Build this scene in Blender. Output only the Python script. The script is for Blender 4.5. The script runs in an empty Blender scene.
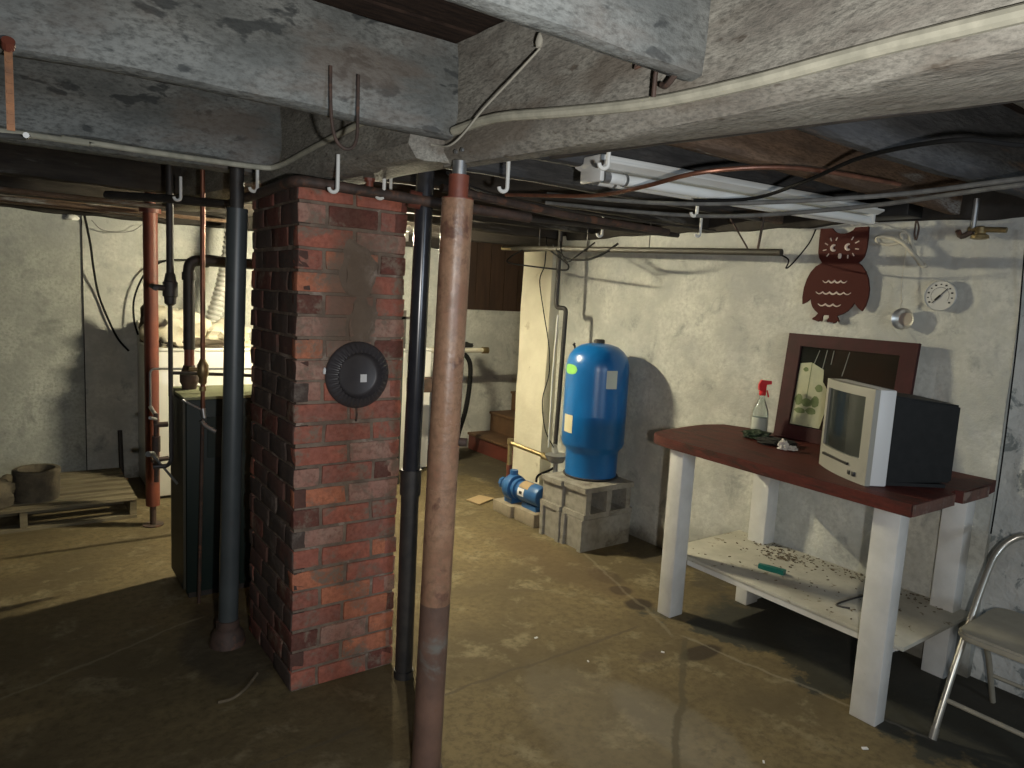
import bpy, bmesh, math, random
from mathutils import Vector, Matrix, noise
random.seed(7)
C = bpy.context.scene.collection
PI = math.pi

# ------------------------------------------------------------------ camera
F_PX, YAW, PITCH, ROLL, CAM_H = 700.0, math.radians(35.9), math.radians(7.1), math.radians(3.1), 1.55
fw = Vector((math.sin(YAW)*math.cos(PITCH), math.cos(YAW)*math.cos(PITCH), -math.sin(PITCH)))
rt = Vector((math.cos(YAW), -math.sin(YAW), 0)); up = rt.cross(fw)
r2 = math.cos(ROLL)*rt + math.sin(ROLL)*up; u2 = -math.sin(ROLL)*rt + math.cos(ROLL)*up
cam_d = bpy.data.cameras.new('camera'); cam = bpy.data.objects.new('camera', cam_d); C.objects.link(cam)
cam.matrix_world = Matrix(((r2.x, u2.x, -fw.x, 0), (r2.y, u2.y, -fw.y, 0), (r2.z, u2.z, -fw.z, CAM_H), (0, 0, 0, 1)))
cam_d.sensor_width = 36; cam_d.lens = F_PX/1024*36; cam_d.clip_start = 0.02
bpy.context.scene.camera = cam

# ------------------------------------------------------------------ world and exposure
w = bpy.data.worlds.new('world'); bpy.context.scene.world = w; w.use_nodes = True
w.node_tree.nodes['Background'].inputs[0].default_value = (0.55, 0.7, 1, 1)
w.node_tree.nodes['Background'].inputs[1].default_value = 0.0
vs = bpy.context.scene.view_settings
vs.view_transform = 'Standard'; vs.look = 'None'; vs.gamma = 1; vs.use_curve_mapping = False; vs.exposure = 0.0
bpy.context.scene.display_settings.display_device = 'sRGB'

BACK_POWER = 2250.0      # emission strength of the lit fluorescent tube behind the chimney
# the phone's own lamp beside the lens
ld = bpy.data.lights.new('phone_lamp', 'SPOT'); ld.energy = 100; ld.color = (1.0, 0.98, 0.95); ld.shadow_soft_size = 0.02
ld.spot_size = math.radians(150); ld.spot_blend = 1.0
lo = bpy.data.objects.new('phone_lamp', ld); C.objects.link(lo); lo.location = (0.16, -0.06, 1.50)
lo.rotation_euler = (-(fw+Vector((0.05, 0, 0.06)))).to_track_quat('Z', 'Y').to_euler()
# daylight from a small cellar window in the wall behind the viewer
wd_ = bpy.data.lights.new('window_daylight', 'AREA'); wd_.energy = 34; wd_.color = (0.72, 0.85, 1.0); wd_.shape = 'RECTANGLE'; wd_.size = 0.8; wd_.size_y = 0.35
wo = bpy.data.objects.new('window_daylight', wd_); C.objects.link(wo); wo.location = (1.3, -2.3, 1.6); wo.rotation_euler = (math.radians(90), 0, 0)

# ------------------------------------------------------------------ materials
MATS = {}
def mat(name, c1, c2=None, scale=8, rough=0.8, bump=0.0, metal=0.0, spec=0.5, c3=None, s3=3, t3=0.58, w3=0.06,
        stretch=(1, 1, 1), detail=6, emit=None, trans=0.0, bscale=None, extra=None, coat=0.0, rough2=None, grain=0.0, gs=9):
    if name in MATS: return MATS[name]
    m = bpy.data.materials.new(name); m.use_nodes = True; nt = m.node_tree; N = nt.nodes; L = nt.links
    b = N['Principled BSDF']; MATS[name] = m
    b.inputs['Roughness'].default_value = rough; b.inputs['Metallic'].default_value = metal
    b.inputs['Specular IOR Level'].default_value = spec
    b.inputs['Coat Weight'].default_value = coat; b.inputs['Coat Roughness'].default_value = 0.15
    if trans: b.inputs['Transmission Weight'].default_value = trans; b.inputs['IOR'].default_value = 1.45
    tc = N.new('ShaderNodeTexCoord'); mp = N.new('ShaderNodeMapping'); mp.inputs['Scale'].default_value = stretch
    L.new(tc.outputs['Object'], mp.inputs[0])
    def nz(sc, det=6, ro=0.6, dist=0.0):
        n = N.new('ShaderNodeTexNoise'); n.inputs['Scale'].default_value = sc; n.inputs['Detail'].default_value = det
        n.inputs['Roughness'].default_value = ro; n.inputs['Distortion'].default_value = dist; L.new(mp.outputs[0], n.inputs['Vector']); return n.outputs['Fac']
    def ramp(f, lo, hi):
        r = N.new('ShaderNodeMapRange'); r.inputs['From Min'].default_value = lo; r.inputs['From Max'].default_value = hi
        r.interpolation_type = 'SMOOTHSTEP'; L.new(f, r.inputs['Value']); return r.outputs[0]
    def mix(f, a, bb):
        x = N.new('ShaderNodeMix'); x.data_type = 'RGBA'
        if isinstance(f, float): x.inputs[0].default_value = f
        else: L.new(f, x.inputs[0])
        for i, v in ((6, a), (7, bb)):
            if isinstance(v, tuple): x.inputs[i].default_value = (*v[:3], 1)
            else: L.new(v, x.inputs[i])
        return x.outputs[2]
    col = c1
    if c2: col = mix(ramp(nz(scale, detail), 0.3, 0.7), c1, c2)
    if c3: col = mix(ramp(nz(s3, 5, 0.65, 0.4), t3-w3, t3+w3), col, c3)
    if grain: col = mix(ramp(nz(scale*gs, 4, .7), .38, .74), col, tuple(v*(1-grain) for v in c1))
    if extra: col = extra(N, L, tc, mix, ramp, nz, col)
    if isinstance(col, tuple): b.inputs['Base Color'].default_value = (*col[:3], 1)
    else: L.new(col, b.inputs['Base Color'])
    if rough2 is not None:
        r = N.new('ShaderNodeMapRange'); L.new(nz(scale*0.7), r.inputs[0]); r.inputs[1].default_value = .35; r.inputs[2].default_value = .65
        r.inputs[3].default_value = rough; r.inputs[4].default_value = rough2; L.new(r.outputs[0], b.inputs['Roughness'])
    if bump:
        bp = N.new('ShaderNodeBump'); bp.inputs['Strength'].default_value = 1.0; bp.inputs['Distance'].default_value = bump
        L.new(nz(bscale or scale*3, 8, 0.65), bp.inputs['Height']); L.new(bp.outputs[0], b.inputs['Normal'])
    if emit:
        b.inputs['Emission Color'].default_value = (*emit[:3], 1); b.inputs['Emission Strength'].default_value = emit[3]
    return m

def math_node(N, L, op, a, b=None):
    n = N.new('ShaderNodeMath'); n.operation = op
    for i, v in ((0, a), (1, b)):
        if v is None: continue
        if isinstance(v, (int, float)): n.inputs[i].default_value = v
        else: L.new(v, n.inputs[i])
    return n.outputs[0]

def floor_extra(N, L, tc, mix, ramp, nz, col):
    s = N.new('ShaderNodeSeparateXYZ'); L.new(tc.outputs['Object'], s.inputs[0]); X, Y = s.outputs[0], s.outputs[1]
    M = lambda op, a, b=None: math_node(N, L, op, a, b)
    n1 = M('SUBTRACT', nz(2.2, 6, .6), 0.5); n2 = M('SUBTRACT', nz(9, 6, .7), 0.5)
    wob = M('ADD', M('MULTIPLY', n1, 0.9), M('MULTIPLY', n2, 0.35))
    # damp strip under the bench and along the foot of the wall
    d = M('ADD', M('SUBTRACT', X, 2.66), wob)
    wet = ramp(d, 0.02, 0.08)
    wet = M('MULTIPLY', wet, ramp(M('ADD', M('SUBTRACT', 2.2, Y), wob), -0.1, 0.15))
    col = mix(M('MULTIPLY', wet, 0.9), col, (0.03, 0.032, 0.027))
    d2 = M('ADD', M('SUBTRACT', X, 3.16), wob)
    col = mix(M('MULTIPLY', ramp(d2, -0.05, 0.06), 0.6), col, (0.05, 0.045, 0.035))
    # dark blot between boiler and chimney, then stains and paler patches
    def blot(cx, cy, rx, ry, amt, c):
        nonlocal col
        dx = M('DIVIDE', M('SUBTRACT', X, cx), rx); dy = M('DIVIDE', M('SUBTRACT', Y, cy), ry)
        r = M('SQRT', M('ADD', M('MULTIPLY', dx, dx), M('MULTIPLY', dy, dy)))
        r = M('ADD', r, M('MULTIPLY', wob, 1.3 if rx > .15 else .9))
        f = M('SUBTRACT', 1.0, ramp(r, 0.7, 1.05)); col = mix(M('MULTIPLY', f, amt), col, c)
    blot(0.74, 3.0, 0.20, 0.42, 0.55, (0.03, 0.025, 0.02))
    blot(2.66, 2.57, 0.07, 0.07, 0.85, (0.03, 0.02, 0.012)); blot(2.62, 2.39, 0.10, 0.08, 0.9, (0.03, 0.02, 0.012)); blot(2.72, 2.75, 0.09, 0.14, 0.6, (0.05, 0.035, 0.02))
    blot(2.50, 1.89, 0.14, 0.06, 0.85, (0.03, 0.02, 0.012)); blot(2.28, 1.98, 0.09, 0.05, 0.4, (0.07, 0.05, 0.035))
    blot(2.60, 3.05, 0.20, 0.7, 0.35, (0.11, 0.07, 0.035))
    blot(1.75, 1.72, 0.3, 0.5, 0.2, (0.26, 0.23, 0.18)); blot(1.98, 1.52, 0.16, 0.4, 0.2, (0.28, 0.26, 0.22))
    # cracks
    def crack(x0, y0, x1, y1, wd, c, amt=0.8):
        nonlocal col
        l = math.hypot(x1-x0, y1-y0); ux, uy = (x1-x0)/l, (y1-y0)/l
        a = M('ADD', M('MULTIPLY', M('SUBTRACT', X, x0), ux), M('MULTIPLY', M('SUBTRACT', Y, y0), uy))
        p = M('SUBTRACT', M('MULTIPLY', M('SUBTRACT', X, x0), uy), M('MULTIPLY', M('SUBTRACT', Y, y0), ux))
        p = M('ABSOLUTE', M('ADD', p, M('MULTIPLY', wob, 0.12)))
        f = M('SUBTRACT', 1.0, ramp(p, wd*0.3, wd))
        f = M('MULTIPLY', f, M('MULTIPLY', ramp(a, -0.02, 0.05), ramp(M('SUBTRACT', l, a), -0.02, 0.05)))
        col = mix(M('MULTIPLY', f, amt), col, c)
    crack(1.2, 2.17, 2.45, 2.22, 0.012, (0.07, 0.055, 0.035), .6)
    crack(2.55, 2.02, 1.75, 1.38, 0.022, (0.07, 0.06, 0.035), .7)
    crack(2.9, 3.2, 2.5, 2.05, 0.014, (0.30, 0.26, 0.19), .22)
    crack(2.55, 2.05, 2.75, 1.0, 0.012, (0.36, 0.33, 0.27), .25)
    crack(-0.1, 2.95, 0.7, 3.32, 0.012, (0.34, 0.30, 0.2), .3)
    crack(-0.6, 2.1, 1.0, 2.15, 0.012, (0.08, 0.07, 0.05), .4)
    return col

def wall_extra(N, L, tc, mix, ramp, nz, col):
    # dirt low down and grey blotches towards the top, both with ragged edges
    s = N.new('ShaderNodeSeparateXYZ'); L.new(tc.outputs['Object'], s.inputs[0]); Z = s.outputs[2]
    M = lambda op, a, b=None: math_node(N, L, op, a, b)
    n1 = M('SUBTRACT', nz(2.5, 6, .65), 0.5)
    f = ramp(M('ADD', M('SUBTRACT', Z, 1.72), M('MULTIPLY', n1, 1.6)), -0.3, 0.35)
    col = mix(M('MULTIPLY', f, 0.5), col, (0.33, 0.34, 0.34))
    f = ramp(M('ADD', M('SUBTRACT', 0.06, Z), M('MULTIPLY', n1, 0.3)), -0.05, 0.06)
    col = mix(M('MULTIPLY', f, 0.75), col, (0.09, 0.075, 0.05))
    return col

def brick_extra(N, L, tc, mix, ramp, nz, col):
    s = N.new('ShaderNodeSeparateXYZ'); L.new(tc.outputs['Object'], s.inputs[0])
    M = lambda op, a, b=None: math_node(N, L, op, a, b)
    X, Z = s.outputs[0], s.outputs[2]
    n1 = M('SUBTRACT', nz(7, 6, .65), 0.5)
    # cement smear over the old flue hole
    dx = M('DIVIDE', M('SUBTRACT', X, 0.0), 0.12); dz = M('DIVIDE', M('SUBTRACT', Z, 1.49), 0.30)
    r = M('ADD', M('SQRT', M('ADD', M('MULTIPLY', dx, dx), M('MULTIPLY', dz, dz))), M('MULTIPLY', n1, 1.6))
    f = M('SUBTRACT', 1.0, ramp(r, 0.55, 1.2)); col = mix(M('MULTIPLY', f, 0.8), col, (0.16, 0.12, 0.09))
    return col

lime = dict(rough=0.95, spec=0.2)
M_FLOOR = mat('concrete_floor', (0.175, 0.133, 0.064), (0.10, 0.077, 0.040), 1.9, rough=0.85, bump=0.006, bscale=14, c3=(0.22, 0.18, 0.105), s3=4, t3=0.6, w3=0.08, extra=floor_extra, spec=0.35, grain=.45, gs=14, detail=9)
M_WALL = mat('whitewashed_stone', (0.63, 0.63, 0.565), (0.41, 0.415, 0.38), 4, bump=0.014, bscale=8, c3=(0.31, 0.315, 0.295), s3=6, t3=0.62, w3=0.08, grain=.3, gs=10, detail=9, extra=wall_extra, **lime)
M_WALL2 = mat('flaking_whitewash', (0.60, 0.60, 0.56), (0.42, 0.43, 0.41), 5, bump=0.02, bscale=9, c3=(0.24, 0.26, 0.25), s3=9, t3=0.57, w3=0.03, **lime)
M_WALLD = mat('bare_wall', (0.2, 0.2, 0.19), (0.12, 0.12, 0.11), 5, bump=0.02, bscale=9, **lime)
M_WALLG = mat('grey_whitewash', (0.43, 0.44, 0.39), (0.30, 0.31, 0.28), 4, bump=0.012, bscale=8, c3=(0.22, 0.23, 0.21), s3=5, t3=0.6, w3=0.08, grain=.35, gs=12, detail=9, extra=wall_extra, **lime)
M_PIER = mat('cream_wall_paint', (0.70, 0.66, 0.52), (0.62, 0.58, 0.45), 5, bump=0.008, bscale=10, c3=(0.5, 0.45, 0.33), s3=9, t3=0.68, **lime)
M_SUB = mat('dark_floorboards', (0.055, 0.035, 0.026), (0.025, 0.017, 0.014), 12, bump=0.006, stretch=(1, 6, 1), **lime)
def beam_mat(name, st, a, b, c, sp=0.62, d=None):
    def spots(N, L, tc, mix, ramp, nz, col):
        col = mix(math_node(N, L, 'MULTIPLY', ramp(nz(13, 4, .55, .3), sp, sp+.07), 0.75), col, c)
        return mix(math_node(N, L, 'MULTIPLY', ramp(nz(2.6, 5, .6, .2), .52, .66), 0.55), col, d or c)
    return mat(name, a, b, 6, bump=0.010, bscale=16, stretch=st, detail=8, grain=0.6, gs=11, extra=spots, **lime)
M_BX = beam_mat('limed_timber_across', (0.7, 1.2, 1.5), (0.27, 0.28, 0.265), (0.15, 0.16, 0.155), (0.045, 0.05, 0.052), .58, (0.17, 0.135, 0.11))
M_BY = beam_mat('limed_timber_along', (1.7, 0.8, 2.4), (0.38, 0.365, 0.315), (0.23, 0.21, 0.18), (0.09, 0.072, 0.055), .64, (0.15, 0.12, 0.09))
M_BS = mat('slate_timber', (0.12, 0.12, 0.12), (0.055, 0.055, 0.058), 6, bump=0.008, bscale=14, c3=(0.17, 0.12, 0.09), s3=3, t3=0.6, stretch=(0.5, 3, 3), grain=.5, **lime)
M_BR = mat('brown_timber', (0.20, 0.13, 0.085), (0.10, 0.07, 0.052), 7, grain=.6, bump=0.006, bscale=12, c3=(0.30, 0.29, 0.27), s3=3, t3=0.62, stretch=(0.5, 3, 3), **lime)
M_BD = mat('dark_timber', (0.07, 0.06, 0.05), (0.03, 0.027, 0.024), 5, bump=0.006, bscale=12, c3=(0.14, 0.135, 0.125), s3=4, t3=0.64, stretch=(0.5, 3, 3), **lime)
M_BDB = mat('dark_sill_timber', (0.045, 0.04, 0.035), (0.02, 0.018, 0.016), 5, bump=0.006, bscale=12, **lime)
BR = []
for i, (a, b) in enumerate([((0.44, 0.15, 0.10), (0.31, 0.12, 0.09)), ((0.37, 0.13, 0.09), (0.26, 0.125, 0.10)), ((0.54, 0.20, 0.11), (0.40, 0.15, 0.095)),
                            ((0.37, 0.19, 0.145), (0.40, 0.26, 0.20)), ((0.18, 0.065, 0.05), (0.13, 0.068, 0.052))]):
    BR.append(mat('red_brick_%s' % 'abcde'[i], a, b, 14, rough=0.9, bump=0.004, bscale=40, c3=(0.22, 0.165, 0.125), s3=9, t3=0.55, w3=0.07, extra=brick_extra, spec=0.25, grain=.35, gs=4))
M_BRDARK = mat('dark_brown_brick', (0.095, 0.065, 0.052), (0.06, 0.043, 0.036), 9, rough=0.95, bump=0.004, bscale=40, c3=(0.15, 0.12, 0.10), s3=6, t3=.6, grain=.3)  # darker brick colours, used on the chimney's left face
M_BRDARK2 = mat('dark_red_brick', (0.13, 0.06, 0.045), (0.08, 0.045, 0.036), 9, rough=0.95, bump=0.004, bscale=40, c3=(0.07, 0.055, 0.045), s3=6, t3=.55, grain=.3)
M_MORT = mat('mortar', (0.24, 0.185, 0.14), (0.15, 0.11, 0.085), 18, rough=0.95, bump=0.005, bscale=50, c3=(0.36, 0.29, 0.24), s3=7, t3=0.62, extra=brick_extra, spec=0.2)
M_COL = mat('rusty_pink_paint', (0.37, 0.225, 0.14), (0.26, 0.135, 0.085), 8, rough=0.22, rough2=0.5, bump=0.002, bscale=30, c3=(0.14, 0.07, 0.05), s3=9, t3=0.60, w3=0.05, spec=0.5, grain=.4, gs=6)
M_COLLOW = mat('sooty_pipe_paint', (0.19, 0.11, 0.08), (0.11, 0.07, 0.055), 6, rough=0.45, bump=0.002, bscale=30, c3=(0.17, 0.165, 0.145), s3=5, t3=0.56)
M_RED = mat('rust_red_steel', (0.21, 0.058, 0.033), (0.14, 0.045, 0.03), 6, rough=0.5, bump=0.002, c3=(0.12, 0.04, 0.03), s3=8, t3=0.62)
M_ABS = mat('black_plastic_pipe', (0.018, 0.018, 0.022), (0.03, 0.03, 0.034), 10, rough=0.22)
M_IRON = mat('black_iron', (0.022, 0.02, 0.019), (0.045, 0.038, 0.032), 14, rough=0.55, bump=0.001)
M_IRONR = mat('rusty_iron', (0.085, 0.05, 0.037), (0.035, 0.025, 0.02), 14, rough=0.7, bump=0.002, c3=(0.13, 0.06, 0.035), s3=12, t3=0.6)
M_GREY = mat('grey_plastic_pipe', (0.062, 0.07, 0.07), (0.045, 0.052, 0.053), 6, rough=0.4, c3=(0.05, 0.05, 0.05), s3=10, t3=0.64)
M_OLIVE = mat('olive_steel_pipe', (0.045, 0.040, 0.027), (0.03, 0.026, 0.02), 12, rough=.6)
M_COP = mat('old_copper', (0.30, 0.13, 0.08), (0.16, 0.075, 0.05), 12, rough=0.4, metal=0.6)
M_BRASS = mat('tarnished_brass', (0.38, 0.30, 0.15), (0.22, 0.16, 0.08), 20, rough=0.4, metal=0.7)
M_DUCT = mat('shiny_foil', (0.62, 0.62, 0.58), rough=0.3, metal=0.35)
M_STEEL = mat('galvanised_steel', (0.42, 0.43, 0.43), (0.28, 0.285, 0.285), 14, rough=0.4, metal=0.8)
M_WHITE = mat('white_plastic', (0.72, 0.72, 0.68), rough=0.45)
M_ENAM = mat('white_enamel', (0.78, 0.77, 0.72), rough=0.3)
M_TUBE = mat('fluorescent_tube_glass', (0.80, 0.82, 0.80), rough=0.2)
M_CORDB = mat('black_cord', (0.010, 0.010, 0.010), rough=0.8, spec=.15)
M_CORDG = mat('dusty_cable', (0.50, 0.48, 0.38), (0.34, 0.33, 0.26), 20, rough=0.8)
M_CORDD = mat('grimy_grey_cable', (0.17, 0.17, 0.16), (0.10, 0.10, 0.095), 20, rough=0.7)
M_STRING = mat('string', (0.45, 0.43, 0.36), rough=0.9)
M_BLUE = mat('blue_tank_paint', (0.008, 0.135, 0.40), (0.007, 0.115, 0.35), 5, rough=0.28, spec=0.5, bump=0.0005, bscale=60)
M_BLUEM = mat('blue_pump_paint', (0.03, 0.12, 0.30), (0.02, 0.09, 0.24), 8, rough=0.4)
M_LABEL = mat('pale_label', (0.50, 0.55, 0.50), rough=0.6)
M_LABG = mat('green_label', (0.25, 0.60, 0.12), rough=0.5)
M_LABC = mat('cream_label', (0.60, 0.55, 0.36), rough=0.6)
M_BLOCK = mat('cinder_block', (0.30, 0.28, 0.235), (0.22, 0.205, 0.17), 20, rough=0.95, bump=0.004, bscale=60, c3=(0.16, 0.14, 0.11), s3=7, t3=0.6)
M_TAN = mat('tan_paver', (0.32, 0.27, 0.19), (0.24, 0.20, 0.14), 14, rough=0.9, bump=0.003)
M_CARD = mat('brown_cardboard', (0.36, 0.26, 0.14), rough=0.9)
M_TOP = mat('oxblood_bench_top', (0.105, 0.022, 0.016), (0.065, 0.017, 0.013), 6, rough=0.6, spec=.25, bump=0.003, c3=(0.035, 0.018, 0.014), s3=7, t3=0.57, stretch=(3, 0.8, 3), grain=.35, gs=8)
M_TOPW = mat('worn_bench_end', (0.16, 0.075, 0.055), (0.09, 0.05, 0.038), 12, rough=0.8, bump=0.004, c3=(0.22, 0.16, 0.13), s3=12, t3=0.6)
M_LEGW = mat('chipped_white_paint', (0.66, 0.655, 0.62), (0.55, 0.545, 0.51), 6, rough=0.6, bump=0.001, c3=(0.13, 0.11, 0.09), s3=26, t3=0.71, w3=0.02)
M_SHELF = mat('dusty_white_shelf', (0.52, 0.50, 0.42), (0.40, 0.385, 0.32), 6, rough=0.8, bump=0.002, c3=(0.22, 0.19, 0.13), s3=17, t3=0.64, w3=0.04)
M_OWL = mat('oxblood_board', (0.055, 0.011, 0.008), rough=0.75, spec=.2)
M_CREAM = mat('cream_paint', (0.62, 0.52, 0.46), rough=0.7)
M_FRAME = mat('maroon_frame', (0.050, 0.011, 0.012), (0.034, 0.009, 0.009), 12, rough=0.6, spec=.25)
M_DARKG = mat('dark_glass', (0.008, 0.010, 0.008), rough=0.12, spec=0.6)
M_PAPER = mat('yellowed_sheet', (0.42, 0.42, 0.27), (0.34, 0.35, 0.24), 12, rough=0.7)
M_GREENP = mat('faded_green_print', (0.09, 0.13, 0.04), (0.14, 0.18, 0.07), 30, rough=0.7)
M_SILV = mat('silver_plastic', (0.29, 0.285, 0.245), rough=0.4)
M_SILV2 = mat('pale_silver_plastic', (0.62, 0.63, 0.62), rough=0.45)
M_TVB = mat('black_tv_plastic', (0.009, 0.010, 0.010), (0.013, 0.014, 0.014), 30, rough=0.6, spec=.3)
M_SCR = mat('tv_screen_glass', (0.022, 0.028, 0.026), rough=0.15, spec=0.35)
M_BTN = mat('black_button', (0.01, 0.01, 0.01), rough=0.4)
M_CHAIR = mat('beige_chair_paint', (0.36, 0.33, 0.26), (0.29, 0.27, 0.21), 10, rough=0.45, c3=(0.15, 0.11, 0.07), s3=30, t3=0.72, w3=0.02)
M_CHROME = mat('chair_tube_metal', (0.48, 0.46, 0.40), rough=0.3, metal=0.7)
M_PLASTIC = mat('clear_plastic', (0.80, 0.88, 0.84), rough=0.08, trans=0.85)
M_REDP = mat('red_nozzle', (0.70, 0.03, 0.04), rough=0.4)
M_LIQ = mat('spray_label', (0.42, 0.45, 0.40), rough=0.6)
M_PALL = mat('weathered_pallet', (0.21, 0.175, 0.105), (0.11, 0.09, 0.055), 8, rough=0.9, bump=0.003, stretch=(0.4, 4, 4))
M_CLAY = mat('rough_clay', (0.14, 0.115, 0.075), (0.07, 0.058, 0.04), 14, rough=0.95, bump=0.006, bscale=30)
M_BOIL = mat('dark_green_boiler', (0.010, 0.020, 0.018), (0.014, 0.024, 0.021), 6, rough=0.55, spec=0.3)
M_BOILT = mat('yellow_green_boiler_lid', (0.22, 0.24, 0.12), (0.30, 0.30, 0.18), 8, rough=0.8)  # yellow-green lid, much lighter than the casing
M_BOILS = mat('olive_boiler_side', (0.045, 0.042, 0.025), (0.035, 0.033, 0.02), 8, rough=0.6)
M_CLOTH = mat('white_cloth', (0.74, 0.70, 0.58), (0.60, 0.54, 0.38), 6, rough=0.95, bump=0.006)
M_CLOTHB = mat('brown_cloth', (0.14, 0.115, 0.085), (0.09, 0.07, 0.05), 8, rough=0.95, bump=0.006)
M_STAIR = mat('brown_stair_paint', (0.16, 0.085, 0.04), (0.11, 0.06, 0.03), 6, rough=0.7)
M_STAIRR = mat('red_brown_riser', (0.17, 0.045, 0.03), (0.12, 0.035, 0.025), 6, rough=0.6)
M_BOARD = mat('dark_brown_boarding', (0.06, 0.033, 0.02), (0.035, 0.02, 0.013), 5, rough=0.7, stretch=(3, 3, .4))
M_PAN = mat('black_tin', (0.045, 0.041, 0.045), (0.06, 0.055, 0.058), 12, rough=0.45)
M_STICK = mat('white_sticker', (0.72, 0.72, 0.72), rough=0.6)
M_STICKG = mat('grey_ink', (0.10, 0.10, 0.10), rough=0.6)
M_TEAL = mat('teal_plastic', (0.01, 0.15, 0.12), rough=0.4)
M_DEB = mat('leaf_litter', (0.17, 0.135, 0.085), (0.10, 0.075, 0.045), 30, rough=0.95)
M_TISS = mat('white_tissue', (0.60, 0.58, 0.54), rough=0.95)
M_GREENC = mat('dark_green_cloth', (0.02, 0.045, 0.015), (0.012, 0.02, 0.012), 20, rough=0.6, bump=0.004)
M_BLACKC = mat('black_cloth', (0.012, 0.012, 0.010), rough=0.9, bump=0.004)
M_DIAL = mat('dial_face', (0.48, 0.48, 0.45), rough=0.5)
M_TIN = mat('tin', (0.50, 0.50, 0.47), rough=0.35, metal=0.75)
M_BULBW = mat('lit_tube_glass', (1, 0.95, 0.8), emit=(1.0, 0.90, 0.63, BACK_POWER))
M_ORANGE = mat('orange_copper_strap', (0.30, 0.13, 0.05), (0.16, 0.075, 0.035), 30, rough=0.5, metal=0.3)

# ------------------------------------------------------------------ mesh helpers
def frame_of(d, ref=None):
    d = Vector(d).normalized(); ref = ref or (Vector((0, 0, 1)) if abs(d.z) < .9 else Vector((1, 0, 0)))
    a = d.cross(ref).normalized(); b = a.cross(d).normalized(); return a, b
def box(bm, p0, p1, mi=0, jit=0.0, bev=0.0):
    """axis aligned box between two corners"""
    x0, y0, z0 = (min(a, b) for a, b in zip(p0, p1)); x1, y1, z1 = (max(a, b) for a, b in zip(p0, p1))
    j = lambda: random.uniform(-jit, jit)
    if bev > 0:
        t = bmesh.new(); r = bmesh.ops.create_cube(t, size=1)
        for v in t.verts: v.co = Vector(((x0+x1)/2+v.co.x*(x1-x0), (y0+y1)/2+v.co.y*(y1-y0), (z0+z1)/2+v.co.z*(z1-z0)))
        bmesh.ops.bevel(t, geom=list(t.edges), offset=bev, segments=2, affect='EDGES', profile=0.5)
        merge(bm, t, mi); return
    v = [bm.verts.new((x+j(), y+j(), z+j())) for x in (x0, x1) for y in (y0, y1) for z in (z0, z1)]
    for q in ((0, 1, 3, 2), (4, 6, 7, 5), (0, 4, 5, 1), (2, 3, 7, 6), (0, 2, 6, 4), (1, 5, 7, 3)):
        f = bm.faces.new([v[i] for i in q]); f.material_index = mi
def merge(bm, t, mi=0, M=None):
    if M is not None: t.transform(M)
    vm = {v: bm.verts.new(v.co) for v in t.verts}
    for f in t.faces:
        try: g = bm.faces.new([vm[v] for v in f.verts]); g.material_index = mi
        except ValueError: pass
    t.free()
def obox(bm, c, ax, ay, az, sx, sy, sz, mi=0, bev=0.0):
    """oriented box centred on c"""
    t = bmesh.new(); box(t, (-sx/2, -sy/2, -sz/2), (sx/2, sy/2, sz/2), 0, 0, bev)
    ax, ay, az = (Vector(a).normalized() for a in (ax, ay, az)); c = Vector(c)
    M = Matrix(((ax.x, ay.x, az.x, c.x), (ax.y, ay.y, az.y, c.y), (ax.z, ay.z, az.z, c.z), (0, 0, 0, 1)))
    merge(bm, t, mi, M)
def hexa(bm, pts, mi=0, nseg=0):
    """8 points: bottom 4 then top 4, same winding"""
    v = [bm.verts.new(p) for p in pts]
    for q in ((3, 2, 1, 0), (4, 5, 6, 7), (0, 1, 5, 4), (1, 2, 6, 5), (2, 3, 7, 6), (3, 0, 4, 7)):
        f = bm.faces.new([v[i] for i in q]); f.material_index = mi
def smooth_path(pts, n=6):
    pts = [Vector(p) for p in pts]
    if len(pts) < 3 or n < 2: return pts
    out = []
    for i in range(len(pts)-1):
        p0 = pts[max(i-1, 0)]; p1 = pts[i]; p2 = pts[i+1]; p3 = pts[min(i+2, len(pts)-1)]
        for k in range(n):
            t = k/n
            out.append(0.5*((2*p1)+(-p0+p2)*t+(2*p0-5*p1+4*p2-p3)*t*t+(-p0+3*p1-3*p2+p3)*t**3))
    out.append(pts[-1]); return out
def tube(bm, pts, r, seg=12, mi=0, smooth=0, cap=True, flat=1.0):
    P = smooth_path(pts, smooth) if smooth else [Vector(p) for p in pts]
    R = r if isinstance(r, (list, tuple)) else [r]*len(P)
    if isinstance(r, (list, tuple)) and len(r) != len(P): R = [r[min(len(r)-1, int(i*len(r)/len(P)))] for i in range(len(P))]
    a = None; rings = []
    for i, p in enumerate(P):
        d = (P[min(i+1, len(P)-1)]-P[max(i-1, 0)]).normalized()
        if a is None: a, b = frame_of(d)
        else:
            a = (a-d*a.dot(d)); a = a.normalized() if a.length > 1e-6 else frame_of(d)[0]
            b = a.cross(d).normalized()
        k = 1.0
        if 0 < i < len(P)-1:
            d1 = (P[i]-P[i-1]).normalized(); d2 = (P[i+1]-P[i]).normalized(); c = max(0.5, math.sqrt(max(0, (1+d1.dot(d2))/2))); k = 1/c if not smooth else 1.0
        rings.append([bm.verts.new(p+(a*math.cos(2*PI*j/seg)*flat+b*math.sin(2*PI*j/seg))*R[i]*(k if k < 1.3 else 1.3)) for j in range(seg)])
    for i in range(len(rings)-1):
        for j in range(seg):
            f = bm.faces.new((rings[i][j], rings[i][(j+1) % seg], rings[i+1][(j+1) % seg], rings[i+1][j])); f.material_index = mi
    if cap:
        for rg in (rings[0][::-1], rings[-1]):
            f = bm.faces.new(rg); f.material_index = mi
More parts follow.
